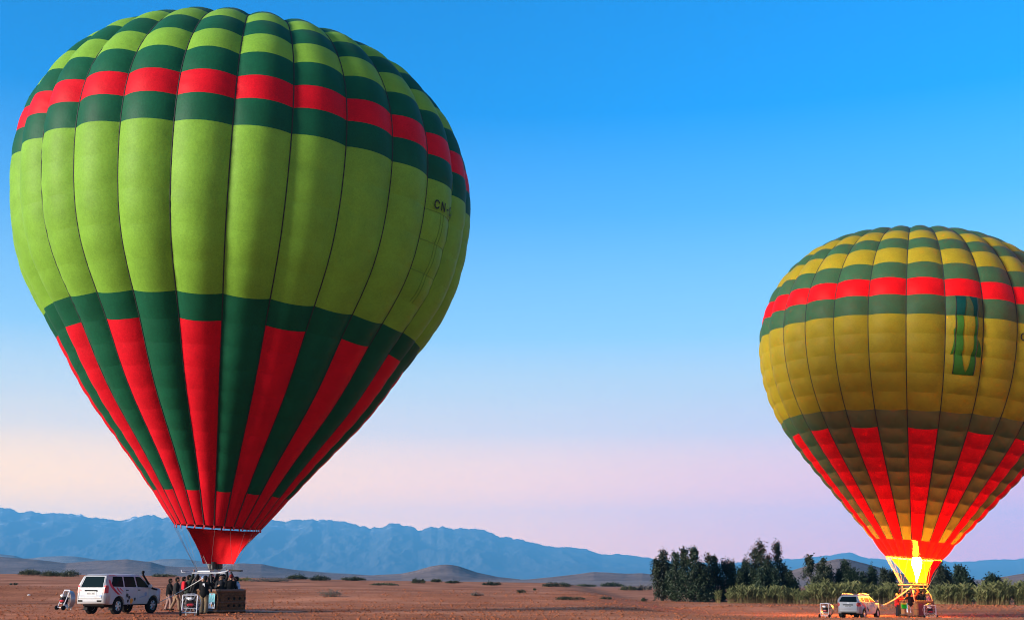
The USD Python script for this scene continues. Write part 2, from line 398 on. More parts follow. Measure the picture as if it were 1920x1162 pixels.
class Envelope:
    def __init__(self, prof, t, place, D, bulge, puff, seed, axis_z=4.0):
        from scipy.interpolate import CubicSpline
        P = np.array(prof, float)
        d = np.r_[0, np.cumsum(np.hypot(*np.diff(P, axis=0).T))]; d /= d[-1]
        self.cs = CubicSpline(d, P, bc_type='natural')
        self.t, self.p, self.D = t, place, D
        self.bulge, self.puff, self.seed = bulge, puff, seed
        self.vent = 10 if seed == 3 else 1             # the gore with the turning vent
        self.base = np.array([place['x'], D, 0.0])
        # the sewn rows: name of the colour band and its first and last height
        r = []
        for a, b, n, c in (('top', 'up4', 1, 'green'), ('up4', 'up3', 1, 'lime'), ('up3', 'up2', 1, 'green'), ('up2', 'up1', 1, 'lime'), ('up1', 'redtop', 1, 'green'),
                           ('redtop', 'redbot', 1, 'red'), ('redbot', 'limetop', 1, 'green'), ('limetop', 'limebot', 5, 'lime'), ('limebot', 'wedge', 1, 'green'),
                           ('wedge', 'botred', 8, 'stripe'), ('botred', 'mouth', 1, 'skirt')):
            e = np.linspace(t[a], t[b], n + 1)
            r += [(c, e[i], e[i + 1]) for i in range(n)]
        self.rows = r

    def surf(self, k, s_, tt, off=0.0, puff=None, row=None):
        """The cloth at the gore k, the share s_ across it and the height tt; off lifts it off the cloth."""
        s_, tt = np.broadcast_arrays(np.asarray(s_, float), np.asarray(tt, float))
        P = self.cs(tt); dP = self.cs(tt, 1)
        n = np.stack([-dP[..., 1], dP[..., 0]], -1); n /= np.linalg.norm(n, axis=-1)[..., None]
        r, z = np.maximum(P[..., 0], 0.0), P[..., 1]
        w = 2 * np.pi * r / NG
        slack = 1 - 0.55 * sstep(0.90, 1.0, tt)
        b = self.bulge * w * 4 * s_ * (1 - s_) * slack
        if row is not None:
            v = (tt - row[0]) / (row[1] - row[0])
            b = b + self.puff * (2.4 if k == self.vent and self.t['redbot'] < row[0] + 1e-6 and row[1] < self.t['limetop'] + 0.171 else 1.0) * 4 * v * (1 - v) * (4 * s_ * (1 - s_)) ** 0.6
        wr = noise2(k + s_ * 0.8, tt * 30, 0.55, self.seed, 3) - 0.5
        loose = 0.02 + (0.20 if k < 4 and self.seed == 3 else 0.11) * sstep(0.72, 0.9, tt) * (noise2(np.full(s_.shape, k * 1.0), tt * 8, 1.3, self.seed + 7, 2))
        b = b + wr * loose * w * 4 * s_ * (1 - s_) * 0.9
        q4 = 4 * s_ * (1 - s_)
        pk = noise2(np.full(s_.shape, k * 3.1), tt * 420, 1.0, self.seed + 9, 2) - 0.5
        b = b + pk * 0.16 * w * np.sqrt(q4) * (1 - q4) ** 2
        a = self.p['ph'] + 2 * np.pi * (k + s_) / NG
        rr = r + (b + off) * n[..., 0]
        zz = z + (b + off) * n[..., 1]
        return self.put(np.stack([rr * np.sin(a), -rr * np.cos(a), zz], -1))

    def put(self, P):
        """Body axes to the thing's own (origin on the ground below the basket's middle)."""
        p = self.p
        x, y, z = P[..., 0], P[..., 1], P[..., 2]
        zr = z - 4
        sway = np.where(zr > 0, 1.0, 0.35)
        return np.stack([x + p['tx'] * zr * sway + p['bx'] * (zr / 12) ** 2 * (zr > 0), y + p['ty'] * zr * sway, z - p['roll'] * x * sstep(1.5, 4.5, z) + p['dz']], -1)


PROF_A = [(0, 29.75), (2, 29.68), (4, 29.5), (5.6, 29.22), (7.25, 28.70), (8.71, 27.82), (9.91, 26.5), (10.82, 24.95), (11.33, 23.24), (11.48, 21.42), (11.36, 19.57), (11.03, 17.77), (10.42, 16.08), (9.5, 14.52), (8.51, 13.0), (7.58, 11.45), (6.56, 9.96), (5.43, 8.55), (4.29, 7.14), (3.2, 5.7), (2.13, 4.24)]
ENV_A = Envelope(PROF_A, {'top': 0.16, 'up4': 0.2365, 'up3': 0.2735, 'up2': 0.3105, 'up1': 0.3480, 'redtop': 0.3850, 'redbot': 0.4175, 'limetop': 0.4525, 'limebot': 0.6620, 'wedge': 0.6980, 'botred': 0.9458, 'mouth': 1.0},
                 dict(x=-14.813, tx=0.0577, ty=0.0037, roll=0.057, bx=-0.1413, ph=-1.1918, dz=-0.03), 60.0, 0.145, 0.030, 3)
PROF_B = [(0, 29.5), (1.76, 29.28), (3.51, 29.0), (5.26, 28.6), (6.92, 27.97), (8.39, 26.98), (9.61, 25.67), (10.56, 24.15), (11.19, 22.49), (11.46, 20.73), (11.39, 18.95), (11.07, 17.2), (10.5, 15.52), (9.69, 13.94), (8.7, 12.46), (7.61, 11.06), (6.47, 9.7), (5.32, 8.35), (4.17, 7.0), (3.02, 5.64), (1.98, 4.29)]
ENV_B = Envelope(PROF_B, {'top': 0.15, 'up4': 0.230, 'up3': 0.2699, 'up2': 0.3054, 'up1': 0.3484, 'redtop': 0.3866, 'redbot': 0.4237, 'limetop': 0.4628, 'limebot': 0.6512, 'wedge': 0.6899, 'botred': 0.9587, 'mouth': 1.0},
                 dict(x=30.1167, tx=0.084, ty=0.0255, roll=0.0877, bx=0.0143, ph=-0.3635, dz=-1.0948), 90.0, 0.120, 0.080, 5)

CL_A = dict(green=cloth('cloth_dark_green', (0.005, 0.078, 0.036)), lime=cloth('cloth_lime_green', (0.165, 0.335, 0.034)), red=cloth('cloth_red', (0.55, 0.003, 0.012)))
# the burner's glow is helped by a yellow tint put into the transmitted colour
CL_B = dict(green=cloth('cloth_moss_green', (0.020, 0.082, 0.036), 0.16, (0.34, 0.25, 0.02)), lime=cloth('cloth_olive_yellow', (0.265, 0.205, 0.010), 0.17, (0.46, 0.34, 0.02)), red=cloth('cloth_scarlet', (0.64, 0.003, 0.005), 0.20, (0.80, 0.004, 0.0)),
            skirt=cloth('cloth_scarlet_skirt', (0.64, 0.003, 0.005), 0.20, (0.80, 0.004, 0.0), 0.005))
CL_A['skirt'] = CL_A['red']
M_tape = plain('black_webbing', (0.012, 0.014, 0.013), 0.8)
M_wire = plain('steel_wire', (0.30, 0.30, 0.31), 0.45, 0.8)
M_white_rope = plain('pale_rope', (0.62, 0.60, 0.56), 0.8)


def row_color(E, c, k, flip):
    if c == 'stripe':
        return 'red' if (k % 2 == (1 if not flip else 0)) else 'green'
    return c


def build_envelope(E, root, CL, front, flip, nu=12):
    """front: the gores whose sewn panels the photograph shows; the others are one part for each colour."""
    rest = {}
    S = np.linspace(0, 1, nu + 1)
    for k in range(NG):
        kk = k if k < 18 else k - NG
        for c, a, b in E.rows:
            nv = 6 if c not in ('skirt',) else 6
            T = np.linspace(a, b, nv + 1)
            TT, SS = np.meshgrid(T, S, indexing='ij')
            m = grid_mesh(E.surf(kk, SS, TT, row=(a, b)), flip=True)
            col = row_color(E, c, kk, flip)
            if kk in front:
                obj('gore_panel', m, CL[col], root, smooth=True)
            else:
                rest.setdefault(col, []).append(m)
    for col, ms in rest.items():
        obj('rear_panels', cat(*ms), CL[col], root, smooth=True, kind='stuff', label={'green': 'dark green', 'lime': 'lime', 'red': 'red', 'skirt': 'red bottom'}[col] + ' panels on the far side of the balloon')
    # the closed top
    T = np.linspace(0.0, E.t['top'], 6)
    SS = np.linspace(0, 1, 7)
    ms = []
    for k in range(NG):
        A, B = np.meshgrid(T, SS, indexing='ij')
        ms.append(grid_mesh(E.surf(k, B, A), flip=True))
    obj('crown_vent', cat(*ms), CL['green'], root, smooth=True, label='dark green round top vent of the balloon')
    for k in range(NG):
        T = np.linspace(E.t['top'], 1.0, 56)
        P = E.surf(k, np.zeros_like(T), T, off=0.012)
        obj('load_tape', tube(P, 0.030 if not flip else 0.034, 5), M_tape, root, smooth=True)


balloon_a = thing('hot_air_balloon', 'large inflated green and red hot air balloon standing on the field beside the white off-roader', 'hot air balloon', (ENV_A.p['x'], 60.0, 0))
balloon_b = thing('hot_air_balloon', 'olive and red hot air balloon lit by its burner flame, nearer the trees', 'hot air balloon', (ENV_B.p['x'], 90.0, 0))
build_envelope(ENV_A, balloon_a, CL_A, set(range(-1, 13)) - {12}, False)
build_envelope(ENV_B, balloon_b, CL_B, set(range(-7, 5)), True)
# ------------------------------------------------------------------ balloon details: lettering, vents, scoop, wires, burner, basket
def arc_total(E):
    P = E.cs(np.linspace(0, 1, 400))
    return float(np.hypot(*np.diff(P, axis=0).T).sum())


def on_cloth(E, k, s0, t0, mesh, off=0.02, mirror=False):
    """Lays a flat mesh (x across the gore, y up it, metres) on the cloth."""
    m = mesh.copy()
    tri = trimesh.remesh.subdivide_to_size(m.vertices, m.faces, 0.12)
    m = trimesh.Trimesh(*tri[:2], process=False)
    v = m.vertices
    t = t0 - v[:, 1] / arc_total(E)
    w = 2 * np.pi * E.cs(t)[:, 0] / NG
    s_ = s0 + v[:, 0] / w
    V = np.zeros_like(v)
    row = next((r for r in E.rows if r[1] <= t0 < r[2]), None)
    P0 = E.surf(k, np.clip(s_, -0.2, 1.2), t, off=off)
    # keep clear of the puffed rows
    if row is not None:
        P1 = E.surf(k, np.clip(s_, 0, 1), t, off=off + E.puff * (2.4 if k == E.vent else 1))
        P0 = P1
    m.vertices = P0 + 0
    return m


def row_at(E, t):
    return next(((r[1], r[2]) for r in E.rows if r[1] <= t < r[2]), None)


M_black_ink = plain('black_lettering', (0.012, 0.012, 0.012), 0.7)
for E, root, k, s0, t0, txt, hgt in ((ENV_A, balloon_a, 10, 0.14, 0.4905, 'CN-CA', 0.42), (ENV_B, balloon_b, 3, 0.05, 0.4965, 'CN-CA', 0.50)):
    x = s0 * 2 * np.pi * E.cs(t0)[0] / NG
    w = 2 * np.pi * E.cs(t0)[0] / NG
    cur = s0
    for ch in txt:
        tm = meshkit.text_mesh(ch, hgt, 0.004, bold=True)
        tm.vertices[:, 0] *= 0.82
        width = tm.bounds[1, 0] - min(0, tm.bounds[0, 0])
        obj('letter', on_cloth(E, k, cur, t0, tm, off=0.03), M_black_ink, root, smooth=True)
        cur += (width + 0.085) / w


def patch(E, k, poly, off):
    """A cloth patch; poly in (share across the gore, height t)."""
    p = Polygon(poly).buffer(0)
    v, f = trimesh.creation.triangulate_polygon(p, engine='earcut')
    v3 = np.c_[v[:, 0] * 2.5, -v[:, 1] * 38, np.zeros(len(v))]
    v2, f2 = trimesh.remesh.subdivide_to_size(v3, f, 0.16)[:2]
    s_, t = v2[:, 0] / 2.5, -v2[:, 1] / 38
    V = np.zeros_like(v2)
    for i, (ss, tt) in enumerate(zip(s_, t)):
        row = next((r for r in E.rows if r[1] <= tt < r[2]), None)
        V[i] = E.surf(k, ss, tt, off=off, row=(row[1], row[2]) if row else None)
    return trimesh.Trimesh(V, f2, process=False)


M_vent = cloth('cloth_vent_green', (0.040, 0.125, 0.012), 0.10)
M_vent_dark = cloth('cloth_vent_teal', (0.003, 0.050, 0.040), 0.2)
t_rb, t_lt, dr = ENV_B.t['redbot'], ENV_B.t['limetop'], (ENV_B.t['limebot'] - ENV_B.t['limetop']) / 5


def vx(x):
    return (x - 400) / 420.0


def vt(y):
    return t_rb + (y - 108) / 202.0 * (t_lt - t_rb) if y < 310 else t_lt + (y - 310) / 213.0 * dr


for mat, pts in ((M_vent, [(506, 312), (578, 312), (575, 420), (574, 520), (578, 640), (574, 740), (580, 800), (598, 880), (625, 925), (625, 948), (484, 948), (487, 850), (486, 745), (497, 640), (508, 520), (512, 400)]),
                 (M_vent, [(703, 312), (742, 312), (740, 520), (735, 640), (722, 745), (720, 948), (606, 948), (640, 870), (660, 780), (668, 745), (688, 660), (698, 520)]),
                 (M_vent, [(478, 470), (503, 440), (500, 520), (494, 640), (480, 730), (455, 740), (474, 640), (486, 560)]),
                 (M_vent, [(748, 560), (775, 610), (800, 690), (800, 745), (735, 745), (740, 640)]),
                 (M_vent_dark, [(500, 112), (608, 112), (597, 200), (590, 306), (508, 306), (507, 200)]),
                 (M_vent_dark, [(648, 112), (742, 112), (744, 306), (690, 306), (682, 220)])):
    obj('vent_strip', patch(ENV_B, 1, [(vx(a), vt(b)) for a, b in pts], 0.035), mat, balloon_b, smooth=True, label='bright green turning vent strip' if mat is M_vent else 'dark teal turning vent strip')
for xa, xb in ((505, 487), (742, 720)):
    T = np.linspace(t_rb + 1e-5, vt(945), 60)
    P = np.array([ENV_B.surf(1, vx(np.interp(t, [t_rb, T[-1]], [xa, xb])), t, off=0.04, row=row_at(ENV_B, t)) for t in T])
    obj('vent_cord', tube(P, 0.025, 5), M_tape, balloon_b, smooth=True)
for sa in (0.42, 0.50, 0.90):
    T = np.linspace(ENV_A.t['limetop'] + (0.0422 if sa < 0.8 else -0.034), ENV_A.t['limetop'] + 0.167, 40)
    P = np.array([ENV_A.surf(10, sa - 0.10 * max(0, (t - 0.45)) / 0.14 * (sa < 0.6), t, off=0.006, row=row_at(ENV_A, t)) for t in T])
    obj('vent_cord', tube(P, 0.014, 5), plain('green_webbing', (0.07, 0.17, 0.012), 0.8), balloon_a, smooth=True)
for t in (ENV_A.t['limetop'] + 0.042 * j for j in (1, 2, 3)):
    SS = np.linspace(0.02, 0.98, 16)
    P = np.array([ENV_A.surf(10, q, t, off=0.012) for q in SS])
    obj('vent_cord', tube(P, 0.014, 5), plain('green_webbing', (0.07, 0.17, 0.012), 0.8), balloon_a, smooth=True)


def mouth_point(E, a):
    """A point of the mouth's rim; a from the back, clockwise seen from above."""
    r, z = E.cs(1.0)
    b = np.pi - a
    return E.put(np.array([r * np.sin(b), -r * np.cos(b), z]))


def build_scoop(E, root, a0, a1, mat, r_low, z_low, dx, name='scoop', label=None, n=26, pinch=0.86):
    """The cloth funnel between mouth and burner, hung on short tabs below the rim."""
    A = np.radians(np.linspace(a0, a1, n))
    V = np.linspace(0, 1, 14)
    r1, z1 = E.cs(1.0)
    P = np.zeros((n, len(V), 3))
    for i, a in enumerate(A):
        top = mouth_point(E, a)
        top = top + np.array([0, 0, -0.10]) + (np.array([0, 0, 0]) - 0) * 0
        low = E.put(np.array([r_low * np.sin(np.pi - a) + dx, -r_low * np.cos(np.pi - a) * 0.8, z_low]))
        for j, v in enumerate(V):
            q = top * (1 - v) + low * v
            fold = 0.02 * math.sin(i * 1.7) * math.sin(np.pi * v) + 0.03 * math.sin(i * 0.9 + 4 * v)
            sag = -0.16 * math.sin(np.pi * v)
            d = np.array([math.sin(np.pi - a), -math.cos(np.pi - a), 0])
            P[i, j] = q + d * (sag + fold * math.sin(np.pi * v))
    m = grid_mesh(P)
    back = P + 0.004 * np.array([np.sin(np.pi - A), -np.cos(np.pi - A), 0 * A]).T[:, None, :]
    return obj(name, cat(m, grid_mesh(back, flip=True)), mat, root, smooth=True, label=label)


def build_mouth(E, root, arange, tabm, wire_to, wires, wr, wmat):
    for k in range(NG):
        b = E.p['ph'] + 2 * np.pi * k / NG
        a = np.pi - b
        p = mouth_point(E, a)
        d = np.array([math.sin(b), -math.cos(b), 0])
        obj('mouth_tab', move(bx(0.07, 0.03, 0.20, (0, 0, -0.07), bev=0.01), p, rz=b), tabm, root)
    for deg, corner in wires:
        p = mouth_point(E, math.radians(deg)) + np.array([0, 0, -0.15])
        q = np.array(wire_to[corner])
        P = np.array([p * (1 - v) + q * v + np.array([0, 0, -0.06 * math.sin(np.pi * v)]) for v in np.linspace(0, 1, 8)])
        obj('flying_wire', tube(P, wr, 5), wmat, root, smooth=True)
    # hoop of the mouth
    A = np.linspace(0, 2 * np.pi, 61)
    P = np.array([mouth_point(E, a) for a in A])
    obj('mouth_rim', tube(P, 0.022, 6, caps=False), tabm, root, smooth=True)


M_scoop_red = cloth('scoop_red', (0.60, 0.006, 0.010), 0.22)
M_scoop_flame_yellow = cloth('scoop_flame_yellow', (0.26, 0.100, 0.0), 0.10)  # red scoop cloth, the flame's light on it painted as yellow
M_tab_red = plain('tab_red', (0.45, 0.01, 0.015), 0.7)
M_tab_yellow = plain('tab_yellow', (0.65, 0.42, 0.08), 0.7)
M_alu = plain('brushed_aluminium', (0.72, 0.72, 0.73), 0.35, 0.85)
M_white_tube = plain('white_padded_tube', (0.52, 0.52, 0.55), 0.5)
M_dark_pad = plain('dark_padding', (0.022, 0.020, 0.020), 0.75)
M_can = plain('burner_steel', (0.014, 0.013, 0.013), 0.5)
M_gold = plain('burner_brass', (0.70, 0.42, 0.10), 0.3, 0.9)
M_leather = plain('brown_leather', (0.115, 0.050, 0.026), 0.55, var=0.3, scale=7)


def wicker(name, a, b, dark):
    return usdkit.material(stage, f'/World/Looks/{name}', {
        'co': ('texture_coordinate', {}),
        'm': ('mapping', {'rotation': (0, 0, 0)}),
        'w': ('wave_texture', {'wave_type': 'bands', 'bands_direction': 'z', 'scale': 9.0, 'distortion': 1.2, 'detail': 2.0}),
        'w2': ('wave_texture', {'wave_type': 'bands', 'bands_direction': 'diagonal', 'scale': 3.5, 'distortion': 0.8}),
        'n': ('noise_texture', {'scale': 6.0, 'detail': 5.0}),
        'r': ('rgb_ramp', {'ramp': [(0.25, a), (0.7, b)]}),
        'r2': ('rgb_ramp', {'ramp': [(0.1, dark), (0.45, (1, 1, 1))]}),
        'mx': ('mix', {'mix_type': 'multiply', 'fac': 0.8}),
        'ad': ('math', {'math_type': 'add'}),
        'b': ('bump', {'strength': 0.8, 'distance': 0.02}),
        'p': ('principled_bsdf', {'roughness': 0.7, 'specular_ior_level': 0.3}),
    }, [('co.object', 'w.vector'), ('co.object', 'w2.vector'), ('co.object', 'n.vector'), ('n.fac', 'r.fac'), ('w.fac', 'r2.fac'), ('r.color', 'mx.color1'), ('r2.color', 'mx.color2'),
        ('mx.color', 'p.base_color'), ('w.fac', 'ad.value1'), ('w2.fac', 'ad.value2'), ('ad.value', 'b.height'), ('b.normal', 'p.normal')], surface='p.BSDF')


M_wick_a = wicker('wicker_brown', (0.085, 0.032, 0.010), (0.17, 0.072, 0.024), (0.4, 0.38, 0.35))
M_wick_b = wicker('wicker_honey', (0.26, 0.13, 0.05), (0.40, 0.22, 0.09), (0.4, 0.38, 0.35))
M_maroon = plain('maroon_canvas', (0.085, 0.010, 0.014), 0.7, var=0.25, scale=5)
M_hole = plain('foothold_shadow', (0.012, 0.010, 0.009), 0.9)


def rrect(l, w, r=0.12):
    return sbox(-l / 2 + r, -w / 2 + r, l / 2 - r, w / 2 - r).buffer(r, quad_segs=4)


def extrude(poly, h, z=0.0):
    m = trimesh.creation.extrude_polygon(poly, h, engine='earcut')
    m.apply_translation([0, 0, z])
    return m


BL, BW_ = 3.1, 1.4          # basket, long and short side
ROT_A, ROT_B = math.radians(37), math.radians(6)     # the short side's direction in plan


def build_basket(root, c, z0, wick, cover, BROT):
    """Part basket > rim, foothold, skid, divider; the short side with the footholds looks to the right."""
    def place(m):
        return move(m, (c[0], c[1], z0), rz=BROT)
    # local: x along the short side, y along the long one
    outer, inner = rrect(BW_, BL), rrect(BW_ - 0.10, BL - 0.10, 0.09)
    wall = extrude(outer.difference(inner), 0.98, 0.08)
    floor = extrude(rrect(BW_ - 0.02, BL - 0.02), 0.07, 0.03)
    holes = []
    bw = to_man(wall)
    for row in (0.36, 0.70):
        for i in range(4):
            h = bx(0.13, 0.30, 0.13, (-0.33 + 0.29 * i + 0.1, -BL / 2, row), bev=0.02)
            bw = bw - to_man(h)
            holes.append(h)
    b = obj('basket', place(cat(from_man(bw), floor)), wick, root, smooth=25, label='woven wicker basket with two rows of footholds')
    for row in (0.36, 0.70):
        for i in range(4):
            obj('foothold_shade', place(bx(0.15, 0.012, 0.15, (-0.33 + 0.29 * i + 0.1, -BL / 2 + 0.11, row))), M_hole, b)  # near-black plate behind each hole, painted to stand for its shade
    ring = np.array(outer.buffer(-0.05).exterior.coords)
    obj('rim', place(tube(np.c_[ring, np.full(len(ring), 1.08)], 0.075, 8)), M_leather, b, smooth=True)
    obj('rim', place(tube(np.c_[np.array(outer.exterior.coords), np.full(len(outer.exterior.coords), 0.10)], 0.05, 6)), M_leather, b, smooth=True)
    obj('rim', place(tube(np.c_[np.array(outer.exterior.coords), np.full(len(outer.exterior.coords), 0.53)], 0.022, 6)), M_leather, b, smooth=True)
    for sx_ in (-0.4, 0.4):
        obj('skid', place(bx(0.09, BL - 0.2, 0.06, (sx_, 0, 0.0), bev=0.01)), M_leather, b)
    for y in (-0.45, 0.45):
        obj('divider', place(bx(BW_ - 0.12, 0.07, 0.9, (0, y, 0.55), bev=0.02)), wick, b)
    if cover is not None:
        obj('side_cover', place(bx(BW_ - 0.18, 0.02, 0.84, (0.06, -BL / 2 - 0.022, 0.55), bev=0.006)), cover, b, label='dark maroon canvas cover on the short side')
    return place


def build_burner(root, c, z0, cans, dark, BROT, tubem):
    """Frame on four padded uprights, with the burner cans above it."""
    def place(m):
        return move(m, (c[0], c[1], z0), rz=BROT)
    zf = 2.02
    for sx_ in (-1, 1):
        for sy in (-1, 1):
            P = np.array([[sx_ * 0.70, sy * 1.32, 1.02], [sx_ * 0.66, sy * 1.15, 1.5], [sx_ * 0.55, sy * 0.72, zf - 0.05]])
            obj('upright', place(tube(P, 0.045, 7)), dark, root, smooth=True)
    fr = [(-0.58, -0.78), (0.58, -0.78), (0.58, 0.78), (-0.58, 0.78)]
    for i in range(4):
        a, b = fr[i], fr[(i + 1) % 4]
        obj('frame_tube', place(tube(np.array([[*a, zf], [*b, zf]]), 0.030, 8)), tubem, root, smooth=True)
    for x in (-0.22, 0.22):
        obj('frame_tube', place(tube(np.array([[x, -0.78, zf + 0.01], [x, 0.78, zf + 0.01]]), 0.020, 8)), tubem, root, smooth=True)
    i = 0
    for x in (-0.19, 0.19):
        for y in (-0.17, 0.17):
            prof = np.array([[0, 0.0], [0.11, 0.0], [0.125, 0.03], [0.125, 0.34], [0.105, 0.36], [0.105, 0.08], [0, 0.07]])
            can = obj('burner', move(place(trimesh.creation.revolve(prof, sections=18)), (0, 0, 0)), M_can, root, smooth=35)
            ms = []
            cc = place(trimesh.Trimesh([[x, y, zf + 0.10]], [[0, 0, 0]], process=False)).vertices[0]
            stage.GetPrimAtPath(can.GetPath())
            UsdGeom.Xformable(can).AddTranslateOp().Set(Gf.Vec3d(*(cc - place(trimesh.Trimesh([[0, 0, 0]], [[0, 0, 0]], process=False)).vertices[0])))
            th = np.linspace(0, 2 * np.pi * 3, 50)
            base = place(trimesh.Trimesh([[0, 0, 0]], [[0, 0, 0]], process=False)).vertices[0]
            coil = np.c_[0.085 * np.cos(th), 0.085 * np.sin(th), 0.14 + 0.16 * th / th[-1]] + base
            obj('coil', tube(coil, 0.012, 5), M_gold, can, smooth=True)
            obj('valve', move(bx(0.10, 0.10, 0.09, (0, 0, -0.05), bev=0.02), base), M_gold, can)
            i += 1
    obj('burner_plate', place(bx(0.75, 0.70, 0.02, (0, 0, zf + 0.06), bev=0.004)), M_can, root)


def at_base(E, x, y, D, ground=0):
    """A picture point at the distance D, in the axes of the balloon's thing."""
    return px(x, y, D) - np.array([E.p['x'], E.D, 0])


# first balloon
GA = gz(-14.9, 60.0)
corner = at_base(ENV_A, 411, 1143, 59.3, GA)
ca = np.array([corner[0] + (BW_ * math.cos(ROT_A) - BL * math.sin(ROT_A)) / 2, corner[1] + (BW_ * math.sin(ROT_A) + BL * math.cos(ROT_A)) / 2])
place_a = build_basket(balloon_a, ca, GA + 0.02, M_wick_a, None, ROT_A)
build_burner(balloon_a, at_base(ENV_A, 399, 1143, ca[1] + 60.0)[:2], GA + 0.02, 4, M_dark_pad, ROT_A, M_white_tube)
build_scoop(ENV_A, balloon_a, -62, 84, M_scoop_red, 0.86, 2.42, 0.06, label='red cloth scoop below the mouth')
_sh = np.array([*(at_base(ENV_A, 399, 1143, ca[1] + 60.0)[:2] - ca), 0])
fa = [_sh + place_a(trimesh.Trimesh([[x, y, 2.02]], [[0, 0, 0]], process=False)).vertices[0] for x, y in ((-0.58, -0.78), (0.58, -0.78), (0.58, 0.78), (-0.58, 0.78))]
build_mouth(ENV_A, balloon_a, None, M_tab_red, fa, [(-150, 0), (-120, 3), (-100, 3), (-85, 3), (-72, 3), (-60, 3), (-50, 0), (150, 1), (128, 1), (112, 1), (100, 2), (170, 0), (60, 2), (20, 2)], 0.0065, M_wire)
# the frame's two side wings
lw = [at_base(ENV_A, *q) for q in ((362, 1073.5, 60), (341, 1071.5, 59.6), (340, 1069, 60.2), (363, 1071, 60.6))]
obj('frame_wing', tube(np.array(lw), 0.030, 7), M_white_tube, balloon_a, smooth=True)
rw = [at_base(ENV_A, *q) for q in ((408, 1073, 59.6), (424, 1070.5, 59.6), (431, 1067.3, 59.6), (452, 1067.8, 59.7))]
obj('frame_wing', tube(np.array(rw[:3]), 0.028, 7), M_white_tube, balloon_a, smooth=True)
c = (np.array(rw[2]) + np.array(rw[3])) / 2
obj('frame_wing', move(bx(0.64, 0.42, 0.085, bev=0.02), c + np.array([0.0, 0.05, -0.03]), ry=math.radians(3)), M_dark_pad, balloon_a, label='dark padded wing on the right of the burner frame')
c = (np.array(lw[0]) + np.array(lw[2])) / 2
obj('frame_wing', move(bx(0.46, 0.42, 0.03, bev=0.01), c + np.array([0.02, 0.2, -0.01])), plain('grey_pad', (0.10, 0.11, 0.14), 0.6), balloon_a, label='grey wing on the left of the burner frame')
obj('cross_tube', tube(np.array([at_base(ENV_A, 360, 1073.5, 59.8), at_base(ENV_A, 422, 1073.3, 59.5)]), 0.024, 8), M_white_tube, balloon_a, smooth=True)

# second balloon
GB = gz(ENV_B.p['x'] + 0.8, 90.0)
corner = at_base(ENV_B, 1719, 1148, 88.7, GB)
cb = np.array([corner[0] + (BW_ * math.cos(ROT_B) - BL * math.sin(ROT_B)) / 2, corner[1] + (BW_ * math.sin(ROT_B) + BL * math.cos(ROT_B)) / 2])
place_b = build_basket(balloon_b, cb, GB + 0.02, M_wick_b, M_maroon, ROT_B)
build_burner(balloon_b, cb, GB + 0.02, 4, plain('flame_tinted_padding', (0.45, 0.30, 0.16), 0.7), ROT_B, plain('flame_tinted_padding', (0.45, 0.30, 0.16), 0.7))  # white frame, with the flame's orange put into its base colour
build_scoop(ENV_B, balloon_b, -40, 88, M_scoop_flame_yellow, 0.80, 2.46, 0.30, label='inner face of the red scoop, flame light painted in as yellow')
build_scoop(ENV_B, balloon_b, 88, 152, M_scoop_red, 0.80, 2.46, 0.30, label='red outer scoop panel on the right')
fb = [place_b(trimesh.Trimesh([[x, y, 2.02]], [[0, 0, 0]], process=False)).vertices[0] for x, y in ((-0.58, -0.78), (0.58, -0.78), (0.58, 0.78), (-0.58, 0.78))]
lft = at_base(ENV_B, 1692, 1095, 89.5, GB)
build_mouth(ENV_B, balloon_b, None, M_tab_yellow, fb + [lft], [(-150, 4), (-128, 4), (-112, 4), (-98, 4), (-84, 4), (-70, 4), (-56, 3), (160, 1), (178, 1), (120, 1), (60, 2)], 0.012, plain('flame_tinted_rope', (0.50, 0.34, 0.22), 0.8))  # pale wires whose base colour carries the flame's orange
obj('cross_tube', tube(np.array([at_base(ENV_B, 1683.5, 1095.5, 89.3, GB), at_base(ENV_B, 1703, 1095.8, 89.2, GB)]), 0.07, 8), plain('flame_tinted_padding', (0.45, 0.30, 0.16), 0.7), balloon_b, smooth=True)
obj('cross_tube', tube(np.array([at_base(ENV_B, 1703, 1095.8, 89.2, GB), at_base(ENV_B, 1737, 1096.5, 89.2, GB)]), 0.045, 8), plain('flame_tinted_padding', (0.45, 0.30, 0.16), 0.7), balloon_b, smooth=True)
obj('upright', tube(np.array([at_base(ENV_B, 1691.5, 1096, 89.3, GB), at_base(ENV_B, 1691.5, 1117, 89.3, GB)]), 0.06, 8), plain('flame_tinted_padding', (0.45, 0.30, 0.16), 0.7), balloon_b, smooth=True)

# the burning flame
zs = np.linspace(0, 1, 34)
fr_ = np.interp(zs, [0, .08, .18, .27, .33, .42, .60, .82, 1], [.03, .085, .20, .32, .37, .31, .27, .16, .02])
A = np.linspace(0, 2 * np.pi, 29)
FP = np.zeros((len(zs), len(A), 3))
f0 = at_base(ENV_B, 1718.5, 1092, 89.6, GB)
f1 = at_base(ENV_B, 1713.5, 984, 89.6, GB)
for i, v in enumerate(zs):
    cpt = f0 * (1 - v) + f1 * v + np.array([0.10 * math.sin(5 * v), 0, 0])
    wob = noise2(np.cos(A) * 1.0 + v * 4.2, np.sin(A) * 1.0 + v * 7, 0.55, 8, 3)
    rr = fr_[i] * (0.62 + 0.8 * wob) * (1 if v < 0.999 else 0.05)
    rr[-1] = rr[0]
    FP[i] = np.c_[cpt[0] + rr * np.cos(A), cpt[1] + rr * np.sin(A), np.full(len(A), cpt[2])]
